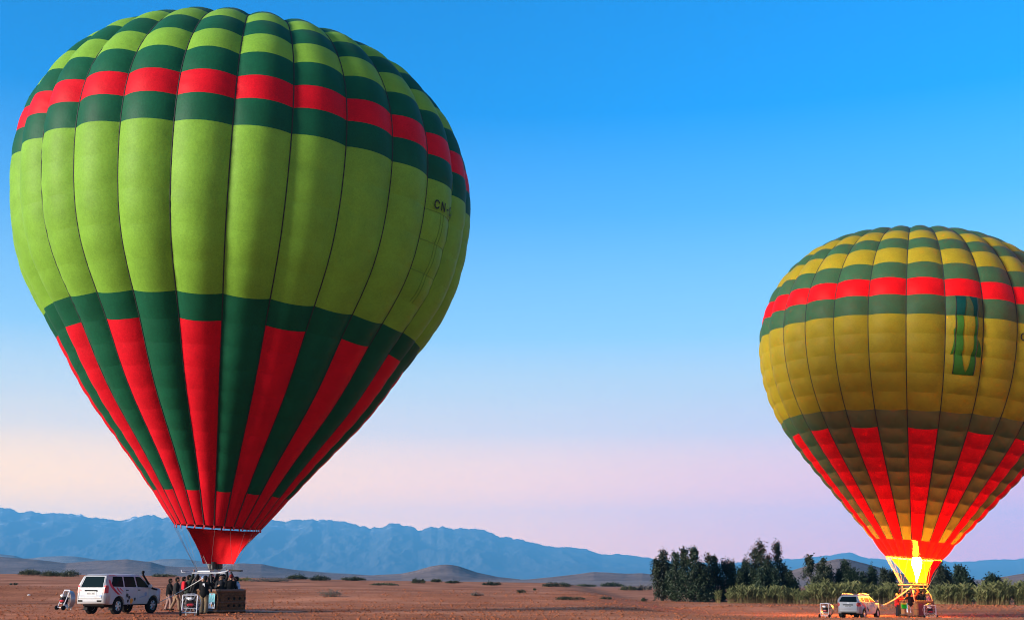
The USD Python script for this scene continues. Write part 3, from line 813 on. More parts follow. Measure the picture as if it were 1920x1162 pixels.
M_flame = usdkit.material(stage, '/World/Looks/flame', {
    'g': ('geometry', {}), 'sp': ('separate_xyz', {}), 'mr': ('map_range', {'from_min': 1.3, 'from_max': 5.7, 'clamp': True}), 'rp': ('rgb_ramp', {'ramp': [(0, (55, 55, 55)), (0.38, (60, 60, 60)), (0.50, (140, 140, 140)), (0.75, (120, 120, 120)), (1, (12, 12, 12))]}), 'bw': ('rgb_to_bw', {}),
    'e': ('emission', {'color': (1.0, 0.40, 0.022)}), 'lw': ('layer_weight', {'blend': 0.35}), 'pw': ('math', {'math_type': 'power', 'value2': 1.6}), 'tr': ('transparent_bsdf', {}), 'm': ('mix_closure', {})},
    [('g.position', 'sp.vector'), ('sp.z', 'mr.value'), ('mr.result', 'rp.fac'), ('rp.color', 'bw.color'), ('bw.val', 'e.strength'), ('lw.facing', 'pw.value1'), ('pw.value', 'm.fac'), ('e.emission', 'm.closure1'), ('tr.BSDF', 'm.closure2')], surface='m.closure')
obj('flame', grid_mesh(FP, flip=True), M_flame, balloon_b, smooth=True, label='tall burning gas flame above the burner')
# ------------------------------------------------------------------ places on the ground
def hit(x, y, far=700.0):
    """Where the sight line through a picture point meets the ground."""
    d = np.linspace(30, far, 6000)
    P = np.array([px(x, y, 1.0) - np.array([0, 0, EYE])])[0]
    Q = P[None] * d[:, None] + np.array([0, 0, EYE])
    below = Q[:, 2] < ground_h(Q[:, 0], Q[:, 1])
    i = int(np.argmax(below)) if below.any() else len(d) - 1
    return Q[i]


def stand(x, D):
    """A ground point in the picture's column x at the distance D."""
    X_ = px(x, 1140, D)[0]
    return np.array([X_, D, gz(X_, D)])


# ------------------------------------------------------------------ cars
M_paint = plain('white_car_paint', (0.36, 0.36, 0.37), 0.45, coat=0.05, spec=0.25, var=0.04, scale=1.5)
M_glass = plain('tinted_car_glass', (0.006, 0.012, 0.013), 0.15, spec=0.05)
M_tyre = plain('tyre_rubber', (0.008, 0.008, 0.0085), 0.9, spec=0.15)
M_alloy = plain('alloy_wheel', (0.55, 0.56, 0.58), 0.3, 0.8)
M_black_trim = plain('black_trim', (0.008, 0.008, 0.009), 0.7, spec=0.15)
M_tail = plain('tail_lamp_red', (0.42, 0.006, 0.010), 0.35)
M_plate = plain('number_plate', (0.34, 0.33, 0.33), 0.6)
M_stripe_red = plain('red_vinyl', (0.48, 0.010, 0.030), 0.4)
M_vinyl_black = plain('black_vinyl', (0.015, 0.015, 0.018), 0.45)
M_vinyl_orange = plain('orange_vinyl', (0.62, 0.25, 0.02), 0.45)
M_vinyl_blue = plain('blue_grey_vinyl', (0.20, 0.26, 0.38), 0.45)
M_chrome = plain('grey_bumper', (0.42, 0.43, 0.45), 0.4, 0.3)


def prism_x(poly, x0, x1):
    """poly in (y, z), run from x0 to x1."""
    m = trimesh.creation.extrude_polygon(poly, x1 - x0, engine='earcut')
    v = m.vertices.copy()
    m.vertices = np.c_[v[:, 2] + x0, v[:, 0], v[:, 1]]
    return to_man(m)


def prism_y(poly, y0, y1):
    """poly in (x, z), run from y0 to y1."""
    m = trimesh.creation.extrude_polygon(poly, y1 - y0, engine='earcut')
    v = m.vertices.copy()
    m.vertices = np.c_[v[:, 0], v[:, 2] + y0, v[:, 1]]
    m.invert()
    return to_man(m)


def smooth_poly(pts, r=0.05):
    return Polygon(pts).buffer(-r, quad_segs=5).buffer(2 * r, quad_segs=5).buffer(-r, quad_segs=5)


def blob(x, z, rx, rz_, n=14):
    a = np.linspace(0, 2 * np.pi, n, endpoint=False)
    return [(x + rx * math.cos(t), z + rz_ * math.sin(t)) for t in a]


def car(name, label, cfg, loc, rz):
    root = thing(name, label, 'car', loc, rz)
    side, rear, plan = smooth_poly(cfg['side'], 0.10), smooth_poly(cfg['rear'], 0.12), smooth_poly(cfg['plan'], 0.20)

    def hull_of(d):
        a = prism_y(side.buffer(d), -2, 2)
        b = prism_x(rear.buffer(d), -4, 4)
        c_ = to_man(trimesh.creation.extrude_polygon(plan.buffer(d), 4, engine='earcut')).translate((0, 0, -1))
        return a ^ b ^ c_
    core = hull_of(0.0)
    R, xr, xf, ty = cfg['R'], cfg['xr'], cfg['xf'], cfg['ty']
    arches = None
    for x in (xr, xf):
        for sg in (-1, 1):
            cyl = trimesh.creation.cylinder(R * 1.20, 0.62, sections=36)
            cyl.apply_transform(trimesh.transformations.rotation_matrix(np.pi / 2, [1, 0, 0]))
            cyl.apply_translation([x, sg * (cfg['W'] - 0.24), R])
            a = to_man(cyl)
            arches = a if arches is None else arches + a
    body = core - arches
    sh1 = hull_of(0.007) - core - arches
    sh2 = hull_of(0.012) - core - arches
    # the belt's shut lines
    grooves = []
    for x in cfg['doors']:
        g = prism_y(Polygon([(x - 0.012, 0.50), (x + 0.012, 0.50), (x + 0.012 + cfg.get('dl', 0.0), cfg['belt']), (x - 0.012 + cfg.get('dl', 0.0), cfg['belt'])]), -2, 2) - hull_of(-0.012)
        grooves.append(g)
    for g in grooves:
        body = body - g
    # the boot lid's shut line, around it
    gate = cfg['gate']
    g = prism_x(Polygon(gate).buffer(0.016).difference(Polygon(gate).buffer(-0.014)), -4, -1.4) - hull_of(-0.03)
    body = body - g
    b = obj('body', from_man(body), M_paint, root, smooth=32)

    def panel(nm, man, mat, parent=root, label=None):
        m = from_man(man)
        if len(m.faces):
            return obj(nm, m, mat, parent, smooth=24, label=label)
    for poly in cfg['side_glass']:
        for y0, y1 in ((-2, -0.2), (0.2, 2)):
            panel('side_window', sh1 ^ prism_y(smooth_poly(poly, 0.03), y0, y1), M_glass)
    panel('rear_window', sh1 ^ prism_x(smooth_poly(cfg['rear_glass'], 0.04), -4, -1.2), M_glass)
    panel('windscreen', sh1 ^ prism_x(smooth_poly(cfg['wind'], 0.04), 0.2, 4), M_glass)
    for poly in cfg['tail']:
        for q in (poly, [(-y, z) for y, z in poly]):
            panel('tail_light', sh2 ^ prism_x(smooth_poly(q, 0.02), -4, cfg['tail_x']), M_tail)
    for poly in cfg.get('trim', []):
        panel('bumper_insert', sh2 ^ prism_x(Polygon(poly), -4, -1.6), M_black_trim)
    for poly in cfg.get('steel', []):
        panel('bumper_plate', sh2 ^ prism_x(smooth_poly(poly, 0.02), -4, -1.6), M_chrome, label='silver plate across the rear bumper')
    for nm, poly, mat, lab in cfg['decals']:
        for y0, y1 in ((-2, -0.2), (0.2, 2)):
            panel(nm, sh2 ^ prism_y(Polygon(poly).buffer(0), y0, y1), mat, label=lab)
    for nm, poly, mat, lab in cfg['rear_marks']:
        panel(nm, sh2 ^ prism_x(Polygon(poly).buffer(0), -4, -1.4), mat, label=lab)
    pl = cfg['plate']
    obj('plate_recess', bx(0.02, pl[2] * 1.35, pl[3] * 1.35, (pl[0] + 0.012, 0.0, pl[1]), bev=0.004), M_chrome, root)
    p = obj('number_plate', bx(0.02, pl[2], pl[3], (pl[0], 0.0, pl[1]), bev=0.004), M_plate, root)
    for i in range(6):
        if i != 3:
            obj('plate_mark', bx(0.006, 0.035, pl[3] * 0.5, (pl[0] - 0.012, pl[2] * (0.36 - 0.145 * i), pl[1])), M_vinyl_black, p)
    obj('plate_lamp_bar', bx(0.06, pl[2] * 1.5, 0.07, (pl[0] + 0.0, 0, pl[1] + pl[3] / 2 + 0.06), bev=0.02), cfg['bar'], root)
    # handles, mirrors, wiper, tow hook, underside
    for x, z in cfg['handles']:
        for sg in (-1, 1):
            obj('door_handle', bx(0.20, 0.05, 0.045, (x, sg * (cfg['W'] - 0.02), z), bev=0.015), M_black_trim, root)
    for sg in (-1, 1):
        mx, mz = cfg['mirror']
        obj('wing_mirror', cat(bx(0.14, 0.22, 0.17, (mx, sg * (cfg['W'] + 0.10), mz), bev=0.04), bx(0.06, 0.16, 0.05, (mx + 0.02, sg * (cfg['W'] - 0.03), mz - 0.06), bev=0.015)), cfg['mirror_mat'], root)
    obj('underside', bx(cfg['L'] - 0.5, 2 * cfg['W'] - 0.46, 0.26, (0, 0, R + 0.13), bev=0.05), M_black_trim, root)
    obj('rear_axle', cat(tube(np.array([[xr, -ty, R], [xr, ty, R]]), 0.06, 8), move(trimesh.creation.icosphere(2, 0.13), (xr, 0.1, R))), M_black_trim, root)
    obj('exhaust', tube(np.array([[-cfg['L'] / 2 + 0.9, 0.45, R], [-cfg['L'] / 2 + 0.12, 0.45, R - 0.03]]), 0.03, 8), M_black_trim, root)
    obj('wiper', tube(np.array(cfg['wiper']), 0.012, 5), M_black_trim, root)
    for sg in (-1, 1):
        obj('mud_flap', bx(0.02, 0.26, 0.30, (xr - R * 1.12, sg * ty, R * 0.9), bev=0.004), M_black_trim, root)
    for z, sg in ((cfg['rail'], -1), (cfg['rail'], 1)):
        if z:
            P = np.array([[-1.75, sg * cfg['rail_y'], z - 0.03], [-1.6, sg * cfg['rail_y'], z + 0.05], [-0.6, sg * cfg['rail_y'], z + 0.06], [0.35, sg * cfg['rail_y'], z + 0.03], [0.5, sg * cfg['rail_y'], z - 0.05]])
            obj('roof_rail', tube(P, 0.028, 6), cfg['rail_mat'], root, smooth=True)
    if cfg.get('snorkel'):
        P = np.array([[1.75, -cfg['W'] + 0.05, 1.13], [1.30, -cfg['W'] - 0.01, 1.20], [0.95, -cfg['W'] + 0.06, 1.50], [0.68, -0.78, 1.84], [0.64, -0.77, 1.96]])
        obj('snorkel', cat(tube(P, 0.05, 8), bx(0.16, 0.12, 0.14, (0.66, -0.77, 1.98), bev=0.03)), M_black_trim, root, smooth=True)
    for x in (xr, xf):
        for sg in (-1, 1):
            prof = np.array([[R * 0.60, -0.115], [R * 0.92, -0.125], [R, -0.095], [R, 0.095], [R * 0.92, 0.125], [R * 0.60, 0.115], [R * 0.60, -0.115]])
            t = trimesh.creation.revolve(prof, sections=32)
            t.apply_transform(trimesh.transformations.rotation_matrix(np.pi / 2, [1, 0, 0]))
            w = obj('wheel', move(t, (x, sg * ty, R)), M_tyre, root, smooth=40)
            parts = [trimesh.creation.annulus(R * 0.54, R * 0.62, 0.16, sections=32), trimesh.creation.cylinder(R * 0.16, 0.16, sections=16), move(trimesh.creation.cylinder(R * 0.55, 0.02, sections=24), (0, 0, -0.04))]
            for q in range(6):
                a = q * np.pi / 3
                parts.append(move(bx(R * 0.46, 0.085, 0.05, (R * 0.34, 0, 0.06), bev=0.015), rz=a))
            rim = cat(*parts[:2], *parts[3:])
            rim.apply_transform(trimesh.transformations.rotation_matrix(np.pi / 2 * (1 if sg < 0 else -1), [1, 0, 0]))
            obj('rim', move(rim, (x, sg * (ty + 0.02), R)), M_alloy, w, smooth=30)
            dk = parts[2]
            dk.apply_transform(trimesh.transformations.rotation_matrix(np.pi / 2 * (1 if sg < 0 else -1), [1, 0, 0]))
            obj('brake_disc', move(dk, (x, sg * ty, R)), M_black_trim, w)
    return root


def tiny_balloon(x, z, s_):
    return [(x - 0.25 * s_, z - 0.9 * s_), (x + 0.25 * s_, z - 0.9 * s_), (x + 0.8 * s_, z), (x + 0.75 * s_, z + 0.45 * s_), (x + 0.3 * s_, z + 0.8 * s_), (x - 0.3 * s_, z + 0.8 * s_), (x - 0.75 * s_, z + 0.45 * s_), (x - 0.8 * s_, z)]


def claw(x0, z0, x1, z1, w, bend):
    t = np.linspace(0, 1, 12)
    cx = x0 + (x1 - x0) * t + bend * np.sin(np.pi * t)
    cz = z0 + (z1 - z0) * t
    ww = 1.45 * w * (0.25 + np.sin(np.pi * np.clip(t * 0.8 + 0.15, 0, 1)))
    return [(a + b, c_) for a, b, c_ in zip(cx, ww, cz)] + [(a - b, c_) for a, b, c_ in list(zip(cx, ww, cz))[::-1]]


suv = dict(
    L=4.78, W=0.94, R=0.395, xr=-1.32, xf=1.47, ty=0.80, belt=1.22, dl=0.0,
    side=[(-2.30, 0.50), (-2.42, 0.58), (-2.43, 0.84), (-2.37, 0.90), (-2.35, 1.24), (-2.10, 1.80), (-1.95, 1.87), (-1.0, 1.90), (0.1, 1.88), (0.52, 1.80), (1.22, 1.27), (1.95, 1.19), (2.25, 1.08), (2.36, 0.85), (2.38, 0.58), (2.25, 0.46), (1.9, 0.44), (-1.8, 0.46)],
    rear=[(-0.90, 0.40), (-0.94, 0.62), (-0.945, 0.98), (-0.92, 1.22), (-0.76, 1.74), (-0.66, 1.86), (-0.3, 1.90), (0.3, 1.90), (0.66, 1.86), (0.76, 1.74), (0.92, 1.22), (0.945, 0.98), (0.94, 0.62), (0.90, 0.40)],
    plan=[(-2.43, -0.78), (-2.30, -0.90), (-1.6, -0.94), (1.6, -0.94), (2.15, -0.86), (2.38, -0.60), (2.42, 0), (2.38, 0.60), (2.15, 0.86), (1.6, 0.94), (-1.6, 0.94), (-2.30, 0.90), (-2.43, 0.78), (-2.45, 0)],
    doors=[-0.80, 0.12, 1.02], gate=[(-0.72, 0.74), (0.72, 0.74), (0.76, 1.2), (0.66, 1.80), (-0.66, 1.80), (-0.76, 1.2)],
    side_glass=[[(-1.92, 1.30), (-0.98, 1.28), (-0.98, 1.76), (-1.70, 1.76)], [(-0.88, 1.28), (0.02, 1.27), (-0.06, 1.76), (-0.88, 1.76)], [(0.12, 1.27), (1.06, 1.25), (0.78, 1.50), (0.44, 1.74), (0.06, 1.76)]],
    rear_glass=[(-0.70, 1.26), (0.70, 1.26), (0.60, 1.76), (-0.60, 1.76)], wind=[(-0.74, 1.30), (0.74, 1.30), (0.60, 1.76), (-0.60, 1.76)],
    tail=[[(0.76, 1.00), (0.96, 1.00), (0.96, 1.36), (0.80, 1.36), (0.72, 1.16)]], tail_x=-2.14,
    trim=[[(0.46, 0.60), (0.74, 0.60), (0.74, 0.68), (0.46, 0.68)], [(-0.46, 0.60), (-0.74, 0.60), (-0.74, 0.68), (-0.46, 0.68)]],
    decals=[('claw_stripe', claw(-2.00, 1.62, -1.40, 0.92, 0.050, -0.16), M_stripe_red, 'red claw stripe'), ('claw_stripe', claw(-1.80, 1.28, -1.26, 0.90, 0.036, -0.07), M_stripe_red, 'red claw stripe'),
            ('claw_stripe', claw(-1.50, 1.26, -1.14, 0.96, 0.030, -0.05), M_stripe_red, 'red claw stripe'), ('claw_stripe', claw(-1.28, 1.24, -1.02, 1.06, 0.022, -0.03), M_stripe_red, 'red claw stripe'),
            ('claw_stripe', claw(-1.92, 1.84, -1.72, 1.78, 0.03, 0), M_stripe_red, 'red claw stripe'), ('claw_stripe', claw(-1.66, 1.84, -1.40, 1.78, 0.03, 0), M_stripe_red, 'red claw stripe'),
            ('balloon_print', tiny_balloon(-0.70, 0.88, 0.11), M_vinyl_black, None), ('balloon_print', tiny_balloon(-0.54, 0.78, 0.10), M_vinyl_black, None), ('balloon_print', tiny_balloon(-0.62, 0.62, 0.09), M_vinyl_black, None),
            ('balloon_print', tiny_balloon(-0.34, 0.62, 0.15), M_vinyl_orange, 'orange balloon printed on the door'), ('balloon_print', tiny_balloon(-0.08, 0.70, 0.09), M_vinyl_black, None),
            ('balloon_print', tiny_balloon(0.78, 0.94, 0.11), M_vinyl_blue, 'blue grey balloon printed on the front door'), ('script_mark', [(0.30, 0.74), (0.50, 0.80), (0.86, 0.84), (0.86, 0.87), (0.48, 0.83), (0.28, 0.77)], M_vinyl_blue, None)],
    rear_marks=[('script_mark', [(0.62, 0.78), (0.22, 0.78), (0.22, 0.80), (0.62, 0.80)], M_stripe_red, None), ('script_mark', [(-0.22, 0.78), (-0.62, 0.78), (-0.62, 0.80), (-0.22, 0.80)], M_stripe_red, None),
                ('round_sticker', blob(-0.66, 0.86, 0.06, 0.06), M_vinyl_blue, None), ('round_sticker', blob(0.67, 1.12, 0.035, 0.035), M_stripe_red, None), ('badge', blob(0.0, 1.185, 0.07, 0.035), M_chrome, None)],
    plate=(-2.385, 0.98, 0.52, 0.14), bar=M_black_trim, handles=[(-0.70, 1.12), (0.24, 1.12)], mirror=(1.00, 1.30), mirror_mat=M_paint,
    wiper=[[-2.34, 0.0, 1.27], [-2.30, -0.30, 1.33]], rail=0, rail_y=0.68, rail_mat=M_alu, snorkel=True)
cross = dict(
    L=4.30, W=0.89, R=0.345, xr=-1.30, xf=1.37, ty=0.765, belt=1.12, dl=0.0,
    side=[(-2.02, 0.42), (-2.15, 0.52), (-2.17, 0.78), (-2.12, 0.90), (-2.08, 1.16), (-1.78, 1.56), (-1.62, 1.61), (-0.7, 1.63), (0.1, 1.59), (0.42, 1.50), (1.02, 1.10), (1.70, 1.02), (2.02, 0.92), (2.14, 0.72), (2.15, 0.46), (2.0, 0.36), (1.6, 0.33), (-1.6, 0.35)],
    rear=[(-0.84, 0.32), (-0.885, 0.55), (-0.90, 0.86), (-0.86, 1.12), (-0.70, 1.48), (-0.58, 1.60), (-0.3, 1.64), (0.3, 1.64), (0.58, 1.60), (0.70, 1.48), (0.86, 1.12), (0.90, 0.86), (0.885, 0.55), (0.84, 0.32)],
    plan=[(-2.14, -0.66), (-1.95, -0.82), (-1.5, -0.89), (1.45, -0.89), (1.9, -0.80), (2.12, -0.55), (2.18, 0), (2.12, 0.55), (1.9, 0.80), (1.45, 0.89), (-1.5, 0.89), (-1.95, 0.82), (-2.14, 0.66), (-2.18, 0)],
    doors=[-0.74, 0.14, 1.0], gate=[(-0.66, 0.62), (0.66, 0.62), (0.70, 1.1), (0.60, 1.56), (-0.60, 1.56), (-0.70, 1.1)],
    side_glass=[[(-1.72, 1.22), (-1.12, 1.17), (-1.06, 1.46), (-1.50, 1.46)], [(-1.00, 1.16), (-0.12, 1.14), (-0.16, 1.50), (-0.92, 1.49)], [(-0.02, 1.14), (0.86, 1.12), (0.62, 1.28), (0.34, 1.44), (-0.06, 1.50)]],
    rear_glass=[(-0.66, 1.16), (0.66, 1.16), (0.54, 1.50), (-0.54, 1.50)], wind=[(-0.70, 1.13), (0.70, 1.13), (0.56, 1.48), (-0.56, 1.48)],
    tail=[blob(0.735, 0.985, 0.145, 0.135)], tail_x=-1.86,
    trim=[[(-0.50, 0.36), (0.50, 0.36), (0.56, 0.46), (-0.56, 0.46)]], steel=[[(-0.66, 0.52), (0.66, 0.52), (0.58, 0.60), (-0.58, 0.60)]],
    decals=[('claw_stripe', claw(-1.80, 1.34, -1.02, 0.70, 0.07, -0.12), M_stripe_red, 'red claw stripe'), ('claw_stripe', claw(-1.44, 1.12, -0.92, 0.74, 0.04, -0.06), M_stripe_red, 'red claw stripe'),
            ('balloon_print', tiny_balloon(-0.70, 0.72, 0.10), M_vinyl_black, None), ('balloon_print', tiny_balloon(-0.56, 0.60, 0.10), M_vinyl_black, None), ('balloon_print', tiny_balloon(-0.30, 0.56, 0.12), M_vinyl_orange, 'orange balloon printed on the door'),
            ('balloon_print', tiny_balloon(0.70, 0.78, 0.09), M_vinyl_blue, None), ('script_mark', [(-0.16, 0.84), (0.6, 0.84), (0.6, 0.90), (-0.16, 0.90)], M_vinyl_blue, None)],
    rear_marks=[('badge', blob(0.0, 1.08, 0.05, 0.05), M_chrome, None)],
    plate=(-2.135, 0.84, 0.50, 0.12), bar=M_black_trim, handles=[(-0.64, 1.02), (0.24, 1.02)], mirror=(0.82, 1.14), mirror_mat=M_paint,
    wiper=[[-2.06, 0.0, 1.17], [-2.02, -0.28, 1.22]], rail=1.62, rail_y=0.58, rail_mat=M_alu, snorkel=False)


def heading(deg):
    """Turns a thing that faces +x to the compass angle, 0 = away from the camera, 90 = right."""
    return math.radians(90 - deg)


pa = stand(226, 59.2)
car_a = car('parked_car', 'white off-roader with red claw stripes and black snorkel, parked left of the large balloon', suv, (pa[0], pa[1], pa[2] + 0.0), heading(21))
pb = stand(1611, 85.0)
car_b = car('parked_car', 'small white crossover with round red tail lights, parked beside the lit balloon', cross, (pb[0], pb[1], pb[2] + 0.0), heading(37))


# ------------------------------------------------------------------ inflation fans
M_red_tank = plain('red_fuel_tank', (0.45, 0.015, 0.025), 0.3, coat=0.6)
M_engine = plain('black_engine', (0.009, 0.009, 0.010), 0.6, spec=0.2)
M_filter = plain('white_air_filter', (0.74, 0.73, 0.70), 0.5)
M_cage = plain('grey_fan_cage', (0.36, 0.36, 0.38), 0.4, 0.6)


def fan(label, loc, rz, lean=0.12, h=1.0, w=0.62):
    root = thing('inflation_fan', label, 'fan', loc, rz, 'wheeled inflation fans')
    L = lambda z: lean * z
    for sg in (-1, 1):
        P = np.array([[sg * w / 2, -0.20 + L(0), 0.12], [sg * w / 2, -0.20 + L(h) * 1.0, h - 0.06], [sg * w / 2, -0.17 + L(h), h]])
        obj('side_tube', tube(P, 0.024, 7), M_white_tube, root, smooth=True)
    for z, rr in ((h, 0.026), (0.34, 0.016), (0.14, 0.02)):
        obj('cross_bar', tube(np.array([[-w / 2, -0.19 + L(z), z], [w / 2, -0.19 + L(z), z]]), rr, 7), M_white_tube, root, smooth=True)
    for sg in (-1, 1):
        c = trimesh.creation.revolve(np.array([[0, -0.05], [0.09, -0.055], [0.125, -0.035], [0.13, 0], [0.125, 0.035], [0.09, 0.055], [0, 0.05]]), sections=20)
        c.apply_transform(trimesh.transformations.rotation_matrix(np.pi / 2, [0, 1, 0]))
        obj('wheel', move(c, (sg * (w / 2 + 0.06), -0.20, 0.13)), M_tyre, root, smooth=40)
    obj('engine', cat(bx(0.34, 0.30, 0.30, (0.0, 0.02, 0.56), bev=0.04), bx(0.20, 0.24, 0.12, (0.06, 0.0, 0.36), bev=0.03), move(trimesh.creation.cylinder(0.13, 0.10, sections=20), (0.0, -0.16, 0.56), rx=np.pi / 2)), M_engine, root)
    obj('fuel_tank', bx(0.30, 0.20, 0.15, (0.02, -0.13, 0.50), bev=0.05), M_red_tank, root)
    obj('air_filter', cat(bx(0.20, 0.16, 0.13, (0.0, -0.12, 0.76), bev=0.045), move(trimesh.creation.cylinder(0.05, 0.12, sections=14), (-0.12, -0.1, 0.78), ry=np.pi / 2)), M_filter, root)
    # the round shroud with its rings, spokes and propeller
    yc, zc, rr = 0.28, 0.56, 0.46
    sh = trimesh.creation.annulus(rr - 0.012, rr, 0.24, sections=40)
    sh.apply_transform(trimesh.transformations.rotation_matrix(np.pi / 2, [1, 0, 0]))
    obj('shroud', move(sh, (0, yc, zc)), M_cage, root, smooth=30)
    a = np.linspace(0, 2 * np.pi, 33)
    for q in (0.16, 0.26, 0.36, 0.45):
        obj('cage_ring', cat(*[tube(np.c_[q * np.cos(a), np.full(33, yy), zc + q * np.sin(a)], 0.006, 4, caps=False) for yy in (yc - 0.13, yc + 0.13)]), M_cage, root, smooth=True)
    obj('cage_spokes', cat(*[tube(np.array([[0.05 * math.cos(t), yy, zc + 0.05 * math.sin(t)], [rr * math.cos(t), yy, zc + rr * math.sin(t)]]), 0.006, 4) for t in np.linspace(0, 2 * np.pi, 13)[:-1] for yy in (yc - 0.135, yc + 0.135)]), M_cage, root)
    for t in (0.4, 0.4 + np.pi / 2, 0.4 + np.pi, 0.4 + 1.5 * np.pi):
        bl = bx(0.36, 0.014, 0.09, (0.22, 0, 0), bev=0.004)
        bl.apply_transform(trimesh.transformations.rotation_matrix(0.45, [1, 0, 0]))
        bl.apply_transform(trimesh.transformations.rotation_matrix(-t, [0, 1, 0]))
        obj('propeller_blade', move(bl, (0, yc, zc)), plain('fan_wood', (0.22, 0.11, 0.05), 0.5), root)
    obj('stand', cat(bx(w, 0.05, 0.03, (0, 0.34, 0.12), bev=0.01), bx(0.04, 0.5, 0.03, (-0.2, 0.1, 0.13), bev=0.01), bx(0.04, 0.5, 0.03, (0.2, 0.1, 0.13), bev=0.01), bx(0.05, 0.05, 0.12, (-0.2, 0.34, 0.06)), bx(0.05, 0.05, 0.12, (0.2, 0.34, 0.06))), plain('pale_metal', (0.50, 0.49, 0.44), 0.5, 0.3), root)
    return root


UsdGeom.Xformable(car_a).AddScaleOp().Set(Gf.Vec3f(0.93, 0.92, 1.0))
UsdGeom.Xformable(car_b).AddScaleOp().Set(Gf.Vec3f(0.96, 0.97, 1.0))
f = stand(119, 66.5)
fan('silver inflation fan standing alone, left of the white off-roader', f, math.radians(-42), lean=0.30, h=1.06, w=0.60)
f = stand(356, 56.2)
fan('silver framed inflation fan in front of the crowd at the large balloon', f, math.radians(9), lean=0.06, h=0.93, w=0.66)
f = stand(1547.5, 85.5)
fan('small inflation fan left of the white crossover', f, math.radians(-40), lean=0.08, h=0.98, w=0.62)
f = stand(1743.5, 84.6)
fan('inflation fan in front of the lit balloon\'s maroon basket side', f, math.radians(-16), lean=0.04, h=0.92, w=0.74)


# ------------------------------------------------------------------ ropes, banners, cloths
def rope(name, label, a, b, r, mat, sag=0.05, cat_='rope'):
    o = (np.array(a) + np.array(b)) / 2
    o[2] = 0
    P = np.array([np.array(a) * (1 - v) + np.array(b) * v - np.array([0, 0, sag * 4 * v * (1 - v)]) for v in np.linspace(0, 1, 14)]) - o
    t = thing(name, label, cat_, o)
    obj('line', tube(P, r, 6), mat, t, smooth=True)
    obj('hook', move(trimesh.creation.icosphere(1, r * 1.8), P[0]), M_chrome, t, smooth=True)
    return t


rope('tether_rope', 'taut pale tether rope from the white off-roader to the large balloon frame', px(299, 1128, 60.6), px(384, 1081, 60.0), 0.016, M_white_rope)
rope('tether_strap', 'thick tether strap from the white crossover up to the lit balloon frame', px(1655, 1134.5, 86.0), px(1709, 1099, 89.0), 0.050, plain('webbing_strap', (0.62, 0.48, 0.24), 0.75), 0.12, 'strap')

M_banner_blue = plain('banner_blue', (0.16, 0.40, 0.47), 0.6, var=0.10, scale=3)
M_banner_white = plain('banner_white', (0.62, 0.66, 0.74), 0.6)
M_banner_dark = plain('banner_navy', (0.012, 0.025, 0.05), 0.6)
M_banner_teal = plain('banner_teal', (0.03, 0.20, 0.22), 0.6)


def banner(label, placef, off, w, h, y, z, blue=True):
    """Hangs on a basket's long side, the one that looks left; built in the basket's axes (x short side, y long side)."""
    x = -BW_ / 2 - 0.085
    o = placef(trimesh.Trimesh([[x, y, 0]], [[0, 0, 0]], process=False)).vertices[0]
    root = thing('banner', label, 'banner', o + off)
    q = lambda m: move(placef(m), -o)
    n, m_ = 9, 13
    YY, ZZ = np.meshgrid(np.linspace(y - w / 2, y + w / 2, n), np.linspace(z - h / 2, z + h / 2, m_), indexing='ij')

    def wav(yy, zz):
        return x - 0.015 - 0.012 * np.sin(yy * 9 + zz * 3) * (z + h / 2 - zz)

    def sheet(poly, lift, nn=0.05):
        v, f_ = trimesh.creation.triangulate_polygon(Polygon(poly).buffer(0), engine='earcut')
        v, f_ = trimesh.remesh.subdivide_to_size(np.c_[v, np.zeros(len(v))], f_, 0.10)[:2]
        V = np.c_[wav(v[:, 0], v[:, 1]) - lift, v[:, 0], v[:, 1]]
        return trimesh.Trimesh(V, f_, process=False)
    full = [(y - w / 2, z - h / 2), (y + w / 2, z - h / 2), (y + w / 2, z + h / 2), (y - w / 2, z + h / 2)]
    obj('cloth', q(cat(sheet(full, 0.0), sheet(full, -0.004))), M_banner_white, root, smooth=True)
    zc = z - h * 0.14
    obj('print', q(sheet([(y - w / 2, zc - 0.04), (y, zc + 0.05), (y + w / 2, zc - 0.02), (y + w / 2, z + h / 2), (y - w / 2, z + h / 2)], 0.006)), M_banner_blue if blue else M_banner_white, root, smooth=True, label='blue sky printed on the banner')
    for a, b, s_, mt in ((-0.30, -0.24, 0.075, M_banner_dark), (-0.06, -0.30, 0.10, M_vinyl_orange), (-0.16, -0.16, 0.09, M_banner_dark), (-0.36, -0.12, 0.06, M_banner_dark), (0.26, -0.26, 0.06, M_banner_dark), (-0.30, -0.36, 0.05, M_banner_dark)):
        obj('balloon_print', q(sheet(tiny_balloon(y + a * w, z + b * h, s_), 0.010)), mt, root, smooth=True)
    for j in range(3):
        obj('print', q(sheet(claw(y + w * (0.42 - 0.3 * j), z + 0.44 * h, y + w * (0.0 - 0.22 * j), z + 0.02 * h, 0.012, 0.06), 0.010)), M_banner_teal, root, smooth=True)
    obj('print', q(sheet(blob(y, z + 0.43 * h, 0.07, 0.02), 0.010)), M_stripe_red, root, smooth=True)
    return root


banner('blue banner printed with small balloons, hanging on the brown basket of the large balloon', place_a, np.array([ENV_A.p['x'], 60.0, 0]), 0.76, 0.72, -0.82, 0.58)
banner('pale banner on the basket of the lit balloon', place_b, np.array([ENV_B.p['x'], 90.0, 0]), 0.95, 0.66, -0.55, 0.62)


